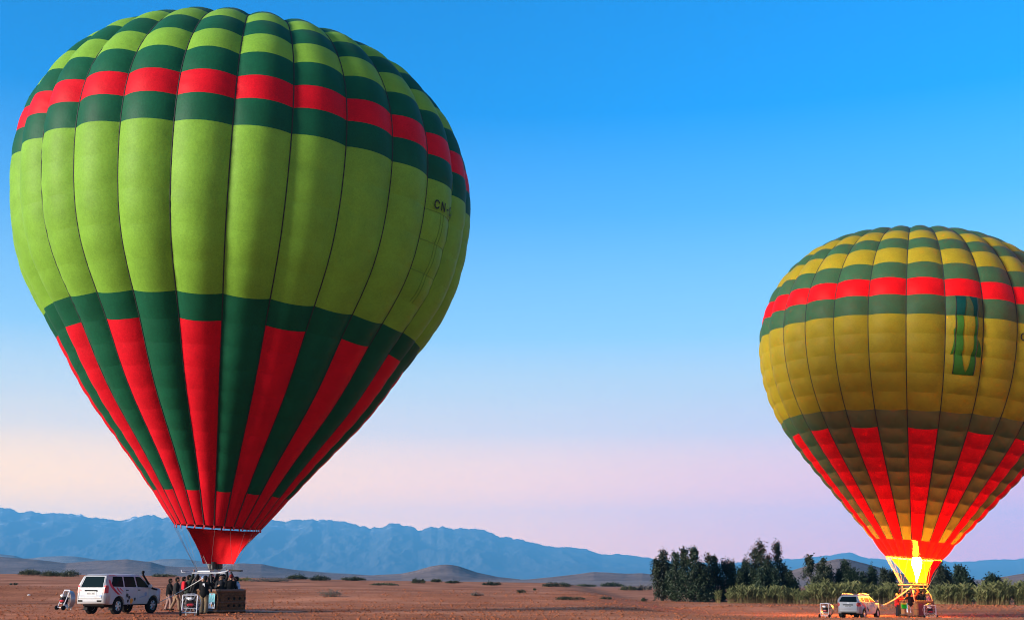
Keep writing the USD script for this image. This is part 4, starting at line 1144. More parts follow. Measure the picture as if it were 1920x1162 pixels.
def crumple(name, label, x0, x1, y, D, mat, depth, h, seed):
    a, b = px(x0, y, D)[0], px(x1, y, D)[0]
    U_, V_ = np.meshgrid(np.linspace(0, 1, 90), np.linspace(0, 1, 14), indexing='ij')
    xx = a + (b - a) * U_
    yy = D + depth * (V_ - 0.5) * (0.5 + 0.9 * noise2(U_ * 9, V_, 1, seed)) + 0.8 * (noise2(U_ * 3, U_ * 0, 1.0, seed + 3) - 0.5)
    up = h * np.abs(noise2(U_ * 40, V_ * 7, 1.3, seed + 1, 4) - 0.35) * 1.7 * np.sin(np.pi * V_) ** 0.6 * (1 - 0.7 * U_)
    zz = ground_h(xx, yy) + up + 0.012
    c = np.array([(a + b) / 2, D, 0])
    return obj(name, grid_mesh(np.stack([xx, yy, zz], -1)), mat, None, smooth=True, label=label, cat='cloth')


crumple('ground_cloth', 'crumpled pale cloth lying in a strip right of the brown basket', 452, 566, 1142, 62.5, plain('pale_cloth', (0.92, 0.40, 0.26), 1.0, var=0.15, scale=3, spec=0.0), 1.0, 0.16, 5)
crumple('ground_cloth', 'crumpled red cloth on the ground right of the lit balloon', 1752, 1790, 1147, 86.0, plain('red_ground_cloth', (0.50, 0.02, 0.04), 0.8), 1.0, 0.20, 9)
# ------------------------------------------------------------------ people
_SPH = trimesh.creation.icosphere(1, 1.0).vertices
SKIN = plain('skin', (0.34, 0.17, 0.105), 0.55)


def bone(a, b, ra, rb):
    return m3.Manifold.hull_points(np.vstack([_SPH * ra + a, _SPH * rb + b]))


def merge(ms):
    return from_man(m3.Manifold.batch_boolean(ms, m3.OpType.Add))


def fabric(color):
    return plain('garment_%02x%02x%02x' % tuple(int(255 * min(1, c)) for c in color), color, 0.9, var=0.2, scale=9, spec=0.08)


def person(label, loc, face, h=1.72, top=(0.02, 0.02, 0.022), legs=(0.03, 0.03, 0.035), hair=(0.012, 0.010, 0.009), hat=None, arms=('down', 'down'), walk=0.0, lean=0.0, turn=0.0, extra=None, build=1.2, shoes=(0.03, 0.025, 0.022), group=None):
    """A standing figure; it faces the compass angle FACE (0 = away from the camera, 90 = right)."""
    root = thing('person', label, 'person', loc, math.radians(180 - face) + np.pi, group)
    k = h / 1.75
    V = lambda x, y, z: np.array([x, y, z]) * k
    # local axes: the figure looks along +y
    hip = {s_: V(s_ * 0.095, 0, 0.90) for s_ in (-1, 1)}
    knee, foot, toe = {}, {}, {}
    for s_ in (-1, 1):
        st = walk * s_
        foot[s_] = V(s_ * (0.11 + 0.02 * abs(walk)), 0.30 * st, 0.075 + 0.05 * max(0, -st))
        knee[s_] = (hip[s_] + foot[s_]) / 2 + V(0.01 * s_, 0.05 + 0.04 * abs(st), 0.02)
        toe[s_] = foot[s_] + V(0.02 * s_, 0.16, -0.040)
    chest = V(0, 0.02 + lean * 0.25, 1.30)
    waist = V(0, 0.0 + lean * 0.05, 1.02)
    neck = chest + V(0, lean * 0.08 + 0.0, 0.19)
    head = neck + V(0, 0.035 + lean * 0.05, 0.135)
    sh = {s_: chest + V(s_ * 0.185, 0, 0.10) for s_ in (-1, 1)}
    el, wr, tip = {}, {}, {}
    for s_, mode in zip((-1, 1), arms):
        if mode == 'down':
            el[s_] = sh[s_] + V(s_ * 0.06, -0.03, -0.28); wr[s_] = el[s_] + V(s_ * 0.0, 0.07, -0.25)
        elif mode == 'front':
            el[s_] = sh[s_] + V(s_ * 0.06, 0.08, -0.26); wr[s_] = el[s_] + V(-s_ * 0.10, 0.22, 0.07)
        elif mode == 'reach':
            el[s_] = sh[s_] + V(s_ * 0.04, 0.24, -0.08); wr[s_] = el[s_] + V(-s_ * 0.02, 0.24, 0.06)
        elif mode == 'up':
            el[s_] = sh[s_] + V(s_ * 0.10, 0.10, 0.24); wr[s_] = el[s_] + V(-s_ * 0.03, 0.06, 0.25)
        elif mode == 'face':
            el[s_] = sh[s_] + V(s_ * 0.14, 0.14, -0.14); wr[s_] = head + V(s_ * 0.12, 0.16, -0.04)
        elif mode == 'hip':
            el[s_] = sh[s_] + V(s_ * 0.17, -0.04, -0.24); wr[s_] = el[s_] + V(-s_ * 0.10, 0.08, -0.18)
    g = build
    skin, coat, trou = [], [], []
    # body: one continuous figure under the clothes
    for s_ in (-1, 1):
        for a, b, ra, rb, which, ex in ((hip[s_], knee[s_], .080, .056, 'leg', .020), (knee[s_], foot[s_], .052, .036, 'leg', .026), (sh[s_], el[s_], .050, .040, 'arm', .022), (el[s_], wr[s_], .038, .027, 'arm', .022)):
            skin.append(bone(a, b, ra * k, rb * k))
            (trou if which == 'leg' else coat).append(bone(a, a + (b - a) * (0.97 if which == 'leg' else 0.93), (ra + ex) * k * g, (rb + ex) * k * g))
        skin.append(bone(foot[s_], toe[s_], .040 * k, .030 * k))
        # hand: palm, four fingers and the thumb
        d = wr[s_] - el[s_]; d /= np.linalg.norm(d)
        side = np.cross(d, np.array([s_ * 1.0, 0.3, 0.2])); side /= np.linalg.norm(side)
        palm = wr[s_] + d * 0.085 * k
        nrm = np.cross(d, side)
        skin.append(bone(wr[s_], palm, .026 * k, .036 * k))
        for q, ln in zip((-1.5, -0.5, 0.5, 1.5), (.060, .074, .078, .066)):
            b0 = palm + side * q * 0.019 * k
            b1 = b0 + (d * 0.6 * ln + nrm * 0.010) * k
            skin.append(bone(b0, b1, .010 * k, .009 * k)); skin.append(bone(b1, b1 + (d * 0.45 * ln + nrm * 0.022) * k, .009 * k, .008 * k))
        skin.append(bone(wr[s_] + d * 0.03 * k + side * 0.030 * k, wr[s_] + d * 0.075 * k + side * 0.062 * k, .011 * k, .009 * k))
    skin += [bone(hip[-1], hip[1], .10 * k, .10 * k), bone(V(0, 0, .94), waist, .125 * k, .115 * k), bone(waist, chest, .115 * k, .125 * k), bone(sh[-1] - V(0, 0, 0.02), sh[1] - V(0, 0, 0.02), .058 * k, .058 * k), bone(neck - V(0, 0, .06), head - V(0, .02, .03), .052 * k, .050 * k)]
    cr, ct = math.cos(turn), math.sin(turn)
    H = lambda x, y, z: head + k * np.array([cr * x - ct * y, ct * x + cr * y, z])
    skin += [bone(H(0, -.015, .03), H(0, .005, .03), .098 * k, .095 * k), bone(H(0, .02, .0), H(0, .045, -.075), .078 * k, .045 * k), bone(H(0, .085, .012), H(0, .112, -.025), .012 * k, .016 * k),
             bone(H(-.030, .088, -.058), H(.030, .088, -.058), .010 * k, .010 * k), bone(H(-.045, .083, .038), H(.045, .083, .038), .013 * k, .013 * k)]
    for s_ in (-1, 1):
        skin.append(bone(H(s_ * .094, -.01, .012), H(s_ * .098, -.015, -.022), .018 * k, .013 * k))
    b = obj('body', merge(skin), SKIN, root, smooth=60)
    for s_ in (-1, 1):
        obj('eye', move(trimesh.creation.icosphere(1, 0.011 * k), H(s_ * .034, .091, .018)), plain('eye_dark', (0.02, 0.015, 0.012), 0.2), b, smooth=True)
    coat += [bone(waist - V(0, 0, .10), waist, .155 * k * g, .145 * k * g), bone(waist, chest, .145 * k * g, .155 * k * g), bone(sh[-1] - V(0, 0, .02), sh[1] - V(0, 0, .02), .080 * k * g, .080 * k * g),
             bone(hip[-1] + V(0, 0, .06), hip[1] + V(0, 0, .06), .118 * k * g, .118 * k * g), bone(chest + V(0, 0, .08), neck - V(0, 0, .02), .10 * k, .070 * k)]
    obj('jacket', merge(coat), fabric(top), root, smooth=50)
    trou += [bone(hip[-1] + V(0, 0, .03), hip[1] + V(0, 0, .03), .112 * k, .112 * k)]
    obj('trousers', merge(trou), fabric(legs), root, smooth=50)
    for s_ in (-1, 1):
        obj('shoe', merge([bone(foot[s_] - V(0, .03, .02), toe[s_], .052 * k, .036 * k), bone(foot[s_] - V(0, .03, .02), foot[s_] + V(0, 0, .03), .052 * k, .05 * k)]), fabric(shoes), root, smooth=50)
    if hat:
        obj('hat', merge([bone(H(0, -.02, .055), H(0, -.01, .10), .106 * k, .088 * k), bone(H(-.05, .09, .06), H(.05, .09, .06), .025 * k, .025 * k), bone(H(0, .12, .055), H(0, .15, .05), .03 * k, .02 * k)]), fabric(hat), root, smooth=50)
    else:
        hm = merge([bone(H(0, -.035, .045), H(0, -.005, .060), .106 * k, .098 * k), bone(H(0, -.05, -.03), H(0, -.04, .03), .080 * k, .09 * k)])
        obj('hair', hm, fabric(hair), root, smooth=50)
    if extra:
        extra(root, k, chest, waist, sh, wr, H)
    return root


def backpack(color):
    def f(root, k, chest, waist, sh, wr, H):
        obj('backpack', bx(0.32 * k, 0.17 * k, 0.44 * k, chest + np.array([0, -0.23, -0.06]) * k, bev=0.06), fabric(color), root)
    return f


def vest(color):
    def f(root, k, chest, waist, sh, wr, H):
        obj('vest', merge([bone(waist - np.array([0, 0, .05]), chest, .168 * k, .172 * k)]), fabric(color), root, smooth=50)
    return f


def lanyard(root, k, chest, waist, sh, wr, H):
    obj('back_print', bx(0.10 * k, 0.012, 0.15 * k, chest + np.array([0.02, -0.185, 0.03]) * k, bev=0.004), fabric((0.5, 0.5, 0.52)), root, label='pale print on the back of the jacket')


def scarf(color):
    def f(root, k, chest, waist, sh, wr, H):
        a = np.linspace(0, 2 * np.pi, 17)
        c = chest + np.array([0, 0.01, 0.16]) * k
        obj('scarf', tube(np.c_[c[0] + .085 * k * np.cos(a), c[1] + .085 * k * np.sin(a), np.full(17, c[2])], 0.045 * k, 7, caps=False), fabric(color), root, smooth=True)
    return f


BLK = (0.007, 0.007, 0.008)
# on the ground by the large balloon
GP_A = [
    ('person in a black jacket and pale dusty trousers, leftmost of the standing crowd', 315, 65.0, 1.66, 60, dict(top=BLK, legs=(0.24, 0.15, 0.13), arms=('down', 'front'), walk=0.35)),
    ('person in black jacket and tan trousers striding, second from the crowd\'s left end', 328, 64.6, 1.72, 75, dict(top=(0.02, 0.019, 0.02), legs=(0.20, 0.13, 0.085), arms=('down', 'down'), walk=0.75)),
    ('person in a dark hooded coat half hidden behind the red backpack', 340.5, 66.0, 1.76, 50, dict(top=(0.016, 0.014, 0.016), legs=(0.05, 0.035, 0.03), arms=('front', 'down'))),
    ('person in dark clothes wearing a red backpack, beside the silver fan', 350, 63.0, 1.82, 60, dict(top=(0.020, 0.026, 0.022), legs=(0.09, 0.085, 0.085), arms=('down', 'up'), extra=backpack((0.55, 0.02, 0.03)))),
    ('tall person in a long black coat standing behind the silver framed fan', 366.5, 61.8, 1.82, 20, dict(top=BLK, legs=BLK, arms=('front', 'front'), build=1.3)),
    ('person in a bright green vest with a blue cap, between two dark jackets', 376.5, 62.6, 1.76, 80, dict(top=(0.05, 0.07, 0.10), legs=(0.04, 0.04, 0.05), hat=(0.14, 0.22, 0.38), arms=('down', 'reach'), extra=vest((0.10, 0.62, 0.05)))),
    ('person in big black jacket with pale back print and khaki trousers by the banner', 381.5, 59.0, 1.80, 10, dict(top=BLK, legs=(0.17, 0.125, 0.075), arms=('front', 'reach'), build=1.3, extra=lanyard)),
    ('person in a black coat with arms raised to the frame, left of the banner', 393.5, 60.6, 1.76, 30, dict(top=BLK, legs=(0.05, 0.04, 0.035), arms=('up', 'front'), build=1.15)),
    ('dark hooded figure between the red backpack and the long black coat', 358.5, 64.5, 1.74, 45, dict(top=(0.012, 0.012, 0.014), legs=(0.03, 0.03, 0.03), hat=(0.03, 0.03, 0.035), arms=('front', 'down'), build=1.15)),
]
for lab, x, D, h, face, kw in GP_A:
    person(lab, stand(x, D), face, h, **kw)

OA = np.array([ENV_A.p['x'], 60.0, 0])
OB = np.array([ENV_B.p['x'], 90.0, 0])


def in_basket(placef, o, x, y, z=0.0):
    return placef(trimesh.Trimesh([[x, y, 0.10]], [[0, 0, 0]], process=False)).vertices[0] + o


for lab, x, y, h, face, kw in [
    ('dark haired person in the brown basket under the burner, facing the camera', -0.25, -0.60, 1.74, 170, dict(top=(0.02, 0.02, 0.024), arms=('up', 'front'))),
    ('person with raised arm and pinkish cap in the left half of the brown basket', -0.40, 0.35, 1.74, 120, dict(top=(0.03, 0.025, 0.03), hat=(0.36, 0.17, 0.18), arms=('up', 'down'))),
    ('person holding a hand to the face in the middle of the brown basket', 0.18, 0.05, 1.76, 230, dict(top=(0.04, 0.05, 0.07), arms=('face', 'front'))),
    ('broad person in a black jacket and dark red cap in the brown basket', 0.05, -1.05, 1.72, 350, dict(top=BLK, hat=(0.12, 0.015, 0.015), arms=('front', 'front'), build=1.25)),
    ('bare-headed person in a dark plum top, second from the brown basket\'s right end', 0.28, -0.55, 1.62, 215, dict(top=(0.05, 0.018, 0.03), arms=('front', 'down'))),
    ('person in light blue grey jacket and teal scarf at the brown basket right end', 0.48, -0.86, 1.64, 260, dict(top=(0.28, 0.34, 0.46), arms=('front', 'front'), extra=scarf((0.02, 0.22, 0.20)))),
    ('person in a charcoal jacket at the far side of the brown basket', 0.35, 0.85, 1.74, 150, dict(top=(0.035, 0.035, 0.04), arms=('down', 'up'))),
]:
    person(lab, in_basket(place_a, OA, x, y), face, h, **kw)

# by the lit balloon
g1 = stand(1682, 90.3)
person('person in red jacket and black trousers left of the lit basket', g1, 80, 1.62, top=(0.42, 0.02, 0.02), legs=(0.02, 0.02, 0.024), arms=('front', 'reach'), hat=(0.35, 0.20, 0.10))
person('person in a dark red top behind the red jacket at the lit basket', stand(1686.5, 91.6), 95, 1.74, top=(0.20, 0.03, 0.02), legs=(0.02, 0.02, 0.02), arms=('up', 'reach'))


def green_bag(root, k, chest, waist, sh, wr, H):
    pass


c2 = stand(1707.5, 87.2)
person('person in a black jacket and tan shorts, back turned, before the lit basket', c2, 5, 1.72, top=(0.020, 0.014, 0.012), legs=(0.42, 0.26, 0.14), arms=('reach', 'front'), build=1.1)
bag = thing('green_bag', 'bright green bag held at the left of the person in tan shorts', 'bag', stand(1695.5, 87.4) + np.array([0, 0, 0.62]))
obj('bag_body', bx(0.36, 0.20, 0.30, (0, 0, 0.15), bev=0.04), fabric((0.02, 0.55, 0.03)), bag)
obj('bag_flap', bx(0.37, 0.21, 0.07, (0, 0, 0.325), bev=0.02), fabric((0.45, 0.50, 0.03)), bag)
obj('bag_strap', tube(np.array([[-0.15, 0, 0.33], [-0.05, 0, 0.52], [0.10, 0, 0.60], [0.17, 0, 0.36]]), 0.014, 5), fabric((0.42, 0.40, 0.05)), bag, smooth=True)
for lab, x, y, h, face, kw in [
    ('person in an orange brown cap at the near left of the lit basket', -0.30, -0.35, 1.72, 40, dict(top=(0.25, 0.05, 0.03), hat=(0.5, 0.3, 0.1), arms=('reach', 'up'))),
    ('tall person in black, back turned, in the middle of the lit basket', 0.02, -0.95, 1.78, 10, dict(top=(0.012, 0.012, 0.014), arms=('front', 'up'), build=1.15)),
    ('person in dark red at the back of the lit basket below the burner', 0.12, 0.20, 1.76, 200, dict(top=(0.18, 0.02, 0.02), arms=('up', 'up'))),
    ('person in a tan coat right of the tall black figure in the lit basket', 0.38, -0.70, 1.70, 300, dict(top=(0.40, 0.24, 0.10), arms=('front', 'face'))),
    ('person in a mauve jacket at the right end of the lit basket', 0.52, -1.05, 1.62, 280, dict(top=(0.22, 0.10, 0.16), hat=(0.42, 0.34, 0.10), arms=('down', 'front'))),
    ('person in a rust coloured coat in the left half of the lit basket', -0.30, 0.55, 1.74, 140, dict(top=(0.35, 0.08, 0.02), arms=('front', 'down'))),
]:
    person(lab, in_basket(place_b, OB, x, y), face, h, **kw)

# ------------------------------------------------------------------ trees
def leaf_mat(name, c0, c1):
    return usdkit.material(stage, f'/World/Looks/{name}', {
        'g': ('geometry', {}), 'n': ('noise_texture', {'scale': 0.8, 'detail': 3.0}),
        'w': ('math', {'math_type': 'multiply_add', 'value2': 0.62, 'value3': -0.08}),
        'a': ('math', {'math_type': 'add'}),
        'r': ('rgb_ramp', {'ramp': [(0.3, c0), (0.85, c1)]}),
        'p': ('principled_bsdf', {'roughness': 0.55, 'specular_ior_level': 0.3}), 't': ('translucent_bsdf', {}), 'm': ('mix_closure', {'fac': 0.22})},
        [('g.position', 'n.vector'), ('g.random_per_island', 'w.value1'), ('n.fac', 'a.value1'), ('w.value', 'a.value2'), ('a.value', 'r.fac'), ('r.color', 'p.base_color'), ('r.color', 't.color'), ('p.BSDF', 'm.closure1'), ('t.BSDF', 'm.closure2')], surface='m.closure')


M_leaf = [leaf_mat('leaf_grey_green', (0.016, 0.022, 0.012), (0.060, 0.075, 0.040)), leaf_mat('leaf_deep_green', (0.010, 0.020, 0.010), (0.042, 0.068, 0.030))]
M_bark = plain('tree_bark', (0.085, 0.062, 0.048), 0.9, var=0.35, scale=5)


def leaves(C, nrm, L, W, rng):
    """Leaf-shaped two-triangle faces at C, turned at random about NRM."""
    n = len(C)
    a = rng.normal(size=(n, 3)) + nrm * 0.6
    a /= np.linalg.norm(a, axis=1)[:, None]
    b = np.cross(a, rng.normal(size=(n, 3))); b /= np.linalg.norm(b, axis=1)[:, None]
    L = L * rng.uniform(0.6, 1.3, (n, 1)); W = W * rng.uniform(0.7, 1.3, (n, 1))
    V = np.stack([C - a * L / 2, C + b * W / 2, C + a * L / 2, C - b * W / 2], 1).reshape(-1, 3)
    i = np.arange(n)[:, None] * 4
    F = np.vstack([i + [0, 1, 2], i + [0, 2, 3]])
    return trimesh.Trimesh(V, F, process=False)


def tree(label, x, top, base, width, D, seed, peaks=None, mat=0, dens=1.0, low=0.08):
    rng = np.random.default_rng(seed)
    P = stand(x, D)
    mpp = (px(x + 1, 1100, D) - px(x, 1100, D))[0]
    H = (EYE + (1085 - top) * mpp) - P[2]
    Wd = width * mpp * 1.32
    root = thing('tree', label, 'tree', P, 0, 'trees along the field edge')
    peaks = peaks or [(0.0, 1.0), (rng.uniform(-0.3, -0.15), 0.82), (rng.uniform(0.15, 0.3), 0.78)]
    C, N_, tw = [], [], []
    for (dx, hh) in peaks:
        hp = H * hh
        x0 = dx * Wd
        y0 = rng.uniform(-0.25, 0.25) * Wd
        m = 8
        zz = np.linspace(0.1, hp * 0.92, m)
        sx_ = x0 * np.clip(zz / (0.45 * hp), 0, 1) + rng.normal(0, 0.06, m).cumsum() * 0.5
        sy = y0 * np.clip(zz / (0.45 * hp), 0, 1) + rng.normal(0, 0.06, m).cumsum() * 0.5
        tw.append(tube(np.c_[sx_, sy, zz], np.linspace(0.13, 0.025, m), 6))
        nb = int((26 + 5 * hp) * 1.0)
        for _ in range(nb):
            v = rng.uniform(low, 1.0) ** 0.9
            z = hp * v
            rad = Wd * 0.40 * (1 - v ** 1.4) ** 0.6 * (0.6 + 0.5 * rng.random()) * (0.75 if len(peaks) > 2 else 1.0) * min(1, 0.55 + v * 2)
            a = rng.uniform(0, 2 * np.pi)
            q = np.sqrt(rng.random())
            bx_, by = np.interp(z, zz, sx_), np.interp(z, zz, sy)
            e = np.array([bx_ + rad * q * math.cos(a), by + rad * q * math.sin(a), z])
            s0 = np.array([bx_, by, max(0.1, z - 0.35 * rad - 0.2)])
            tw.append(tube(np.array([s0, (s0 + e) / 2 + [0, 0, 0.06], e]), [0.03, 0.02, 0.008], 4))
            n = int(36 * dens)
            sp = 0.12 + 0.17 * rng.random() + 0.05 * (1 - v)
            pts = rng.normal(size=(n, 3)) * np.array([sp, sp, sp * 1.25]) + e
            C.append(pts); N_.append((pts - e) / (np.linalg.norm(pts - e, axis=1)[:, None] + 1e-6) + np.array([0, 0, -0.3]))
    C = np.concatenate(C); N_ = np.concatenate(N_)
    keep = (C[:, 2] > 0.12)
    obj('trunk', cat(*tw), M_bark, root, smooth=True)
    obj('crown', leaves(C[keep], N_[keep], 0.36, 0.13, rng), M_leaf[mat], root, smooth=False)


TREES = [
    ('grey green tree at the left end of the tree row, open field beside it', 1243, 1036, 1118, 40, 150, None, 0, 1.0),
    ('large bushy dark tree with three tips, second in the row from the left', 1291, 1030, 1124, 54, 147, [(-0.30, 0.90), (-0.06, 1.0), (0.16, 0.99), (0.38, 0.70)], 1, 1.15),
    ('slim tree with a single tip between the two bushy trees of the row', 1330, 1040, 1120, 26, 152, [(0, 1.0), (0.2, 0.7)], 0, 0.9),
    ('rounded dark tree with a leaning pale stem at its foot', 1353, 1045, 1124, 46, 149, [(-0.15, 1.0), (0.15, 0.92), (0.36, 0.75)], 1, 1.1),
    ('low tree filling the dip in the middle of the row', 1380, 1057, 1118, 32, 153, [(-0.1, 1.0), (0.25, 0.8)], 0, 1.0),
    ('tall pointed tree, left of the pair of tallest trees', 1424, 1020, 1118, 52, 150, [(0.08, 1.0), (-0.05, 0.93), (-0.34, 0.70), (0.3, 0.66)], 0, 0.95),
    ('tall pointed tree, right of the pair of tallest trees', 1459, 1021, 1118, 42, 151, [(0.10, 1.0), (-0.22, 0.78), (0.35, 0.62)], 0, 0.95),
    ('small rounded tree at the right end of the tall tree row', 1484, 1073, 1118, 22, 150, [(0, 1.0), (0.3, 0.7)], 1, 1.0),
    ('wispy topped broad tree against the brown hill', 1543, 1046, 1110, 48, 160, [(-0.30, 1.0), (0.02, 0.93), (0.30, 0.80), (-0.05, 0.80)], 0, 1.15),
    ('dark upright tree against the brown hill, right of the wispy tree', 1588, 1053, 1110, 32, 160, [(0.0, 1.0), (-0.2, 0.75), (0.2, 0.8)], 1, 1.15),
    ('low round dark tree behind the white crossover', 1609, 1067, 1110, 34, 158, [(0, 1.0), (-0.25, 0.85), (0.25, 0.85)], 1, 1.2),
    ('narrow solitary tree between the crossover and the lit balloon', 1637, 1064, 1112, 17, 158, [(0, 1.0), (0.1, 0.8)], 1, 1.0),
    ('bushy tree just left of the lit balloon burner', 1669, 1072, 1112, 40, 155, [(-0.2, 1.0), (0.2, 0.95), (0.0, 0.9)], 0, 1.1),
    ('bushy dark tree directly right of the lit scoop', 1762, 1053, 1115, 52, 145, [(-0.05, 1.0), (-0.3, 0.85), (0.25, 0.80), (0.05, 0.75)], 0, 1.0),
    ('dark rounded tree against the blue ridge, right of the lit balloon', 1804, 1061, 1112, 32, 150, [(0.0, 1.0), (0.2, 0.9), (-0.25, 0.75)], 1, 1.1),
    ('small dark tree against the hill slope near the right edge', 1866, 1080, 1112, 24, 150, [(0, 1.0), (0.3, 0.9), (-0.3, 0.9)], 1, 1.1),
    ('short dark tree just above the reeds, between two right-hand trees', 1821, 1088, 1112, 18, 152, [(0, 1.0), (0.3, 0.8)], 1, 1.0),
    ('low dark shrubby tree between the first two trees of the row', 1266, 1060, 1120, 30, 149, [(0, 1.0), (0.3, 0.85), (-0.3, 0.8)], 1, 1.1),
    ('dark shrubby tree at the foot of the slim single-tipped tree', 1318, 1062, 1124, 36, 146, [(0, 1.0), (0.3, 0.8), (-0.3, 0.9)], 1, 1.2),
    ('dark low tree filling the space left of the two tallest trees', 1402, 1056, 1118, 32, 148, [(0, 1.0), (0.3, 0.8), (-0.3, 0.8)], 1, 1.2),
    ('dark low tree wedged between the two tallest trees', 1442, 1056, 1118, 30, 146, [(0, 1.0), (0.3, 0.8), (-0.3, 0.8)], 1, 1.2),
]
for i, (lab, x, top, base, w, D, pk, mt, dn) in enumerate(TREES):
    tree(lab, x, top, base, w, D, 100 + i, pk, mt, dn)

# ------------------------------------------------------------------ reeds
M_reed = leaf_mat('reed_green', (0.055, 0.066, 0.022), (0.245, 0.245, 0.095))
M_cane = plain('reed_cane', (0.30, 0.22, 0.085), 0.8, var=0.3, scale=3)


def reeds(label, x0, x1, D, topy, n, depth, seed, gaps=()):
    rng = np.random.default_rng(seed)
    xs = rng.uniform(x0, x1, n)
    for a, b in gaps:
        xs = xs[(xs < a) | (xs > b)]
    n = len(xs)
    Dd = D + rng.uniform(-depth / 2, depth / 2, n)
    X_ = (xs - 960) / FPX * Dd * 0.976
    Z_ = ground_h(X_, Dd)
    mpp = D * 0.976 / FPX
    ty_ = np.interp(xs, [q[0] for q in topy], [q[1] for q in topy])
    Hh = np.maximum((EYE + (1085 - ty_) * mpp - Z_) * rng.uniform(0.50, 1.02, n) * (0.66 + 0.62 * noise2(xs, xs * 0, 9.0, seed + 40, 3)), 0.5)
    V, F, VC, FC = [], [], [], []
    nv = nc = 0
    lean = rng.normal(0, 0.10, (n, 2)) * Hh[:, None]
    base = np.c_[X_, Dd, Z_]
    tip = base + np.c_[lean, Hh]
    # canes: thin three-sided blades
    w = 0.022
    for k in range(3):
        a = 2 * np.pi * k / 3; b = 2 * np.pi * (k + 1) / 3
        q = np.stack([base + [w * math.cos(a), w * math.sin(a), 0], base + [w * math.cos(b), w * math.sin(b), 0], tip], 1).reshape(-1, 3)
        VC.append(q); FC.append(np.arange(len(q)).reshape(-1, 3) + nc); nc += len(q)
    nl = 11
    tt = rng.uniform(0.38, 1.0, (n, nl))
    p0 = base[:, None] + (tip - base)[:, None] * tt[..., None]
    az = rng.uniform(0, 2 * np.pi, (n, nl))
    ln = rng.uniform(0.32, 0.85, (n, nl)) * np.minimum(1, Hh[:, None] / 1.6)
    d = np.stack([np.cos(az), np.sin(az), np.zeros_like(az)], -1)
    up = rng.uniform(0.7, 1.7, (n, nl))[..., None] * np.array([0, 0, 1.0])
    mid = p0 + (d * 0.28 + up * 0.42) * ln[..., None]
    end = p0 + (d * 0.62 + up * 0.58 - np.array([0, 0, 0.05])) * ln[..., None]
    sd = np.stack([-np.sin(az), np.cos(az), np.zeros_like(az)], -1) * 0.024
    q = np.stack([p0, mid + sd, end, mid - sd], 2).reshape(-1, 3)
    i = np.arange(len(q) // 4)[:, None] * 4
    o = np.array([X_.mean(), D, 0.0])
    t = thing('reed_bed', label, 'reeds', o, kind='stuff')
    obj('leaves', trimesh.Trimesh(q - o, np.vstack([i + [0, 1, 2], i + [0, 2, 3]]), process=False), M_reed, t, smooth=False, kind='stuff')
    obj('canes', trimesh.Trimesh(np.concatenate(VC) - o, np.concatenate(FC), process=False), M_cane, t, smooth=False, kind='stuff')


reeds('bright green reed bed in front of the tallest trees', 1340, 1492, 141, [(1340, 1108), (1352, 1104), (1364, 1108), (1375, 1101), (1430, 1101), (1480, 1099), (1492, 1104)], 620, 5, 1, gaps=((1349, 1361),))
reeds('tall green reed bed behind the small fan and white crossover', 1490, 1690, 139, [(1490, 1109), (1512, 1108), (1520, 1097), (1560, 1093), (1600, 1097), (1640, 1100), (1665, 1096), (1690, 1092)], 860, 6, 2)
reeds('high reed bed right of the lit balloon, dark gaps between its clumps', 1748, 1990, 123, [(1748, 1104), (1770, 1098), (1795, 1095), (1830, 1098), (1850, 1093), (1866, 1090), (1885, 1096), (1915, 1092), (1990, 1092)], 1150, 7, 3, gaps=((1817, 1826), (1886, 1897)))

# ------------------------------------------------------------------ bushes, weeds, stones
M_bush = [leaf_mat('bush_olive', (0.040, 0.044, 0.020), (0.115, 0.120, 0.055)), leaf_mat('bush_dark', (0.020, 0.028, 0.014), (0.065, 0.080, 0.036)), leaf_mat('bush_dry_grey', (0.095, 0.080, 0.066), (0.215, 0.185, 0.155)), leaf_mat('bush_yellow', (0.10, 0.11, 0.02), (0.20, 0.20, 0.05))]
M_twig = plain('dry_twig', (0.12, 0.085, 0.06), 0.9)


def bush(label, x, y, w, h, kind, seed, n=None):
    rng = np.random.default_rng(seed)
    P = hit(x, y)
    mpp = P[1] * 0.976 / FPX
    W_, H_ = w * mpp, h * mpp
    root = thing('bush', label, 'bush', (P[0], P[1] + W_ * 0.15, gz(P[0], P[1] + W_ * 0.15)), 0, 'low bushes dotting the field')
    ncl = max(7, int(w / 1.6))
    C = []
    tw = []
    for j in range(ncl):
        u = rng.uniform(-0.45, 0.45)
        hh = H_ * (0.45 + 0.5 * rng.random()) * (1 - 1.5 * u * u)
        e = np.array([u * W_, rng.uniform(-0.25, 0.25) * W_ * 0.6, hh * 0.62])
        sp = np.array([W_ * 0.075, W_ * 0.06, hh * 0.26])
        m = n or int(np.clip(30 * W_ * H_ * 3.2 / ncl * 4, 26, 110))
        C.append(rng.normal(size=(m, 3)) * sp + e)
        tw.append(tube(np.array([[u * W_ * 0.6, 0, -0.05], e * 0.7, e + [0, 0, hh * 0.2]]), [0.03, 0.02, 0.008], 4))
    C = np.concatenate(C)
    C = C[C[:, 2] > 0.02]
    ls = np.clip(1.5 * mpp * 1.6, 0.10, 0.42)
    obj('stems', cat(*tw), M_twig, root, smooth=True)
    obj('foliage', leaves(C, np.zeros_like(C) + [0, 0, 0.2], ls, ls * 0.5, rng), M_bush[kind], root)


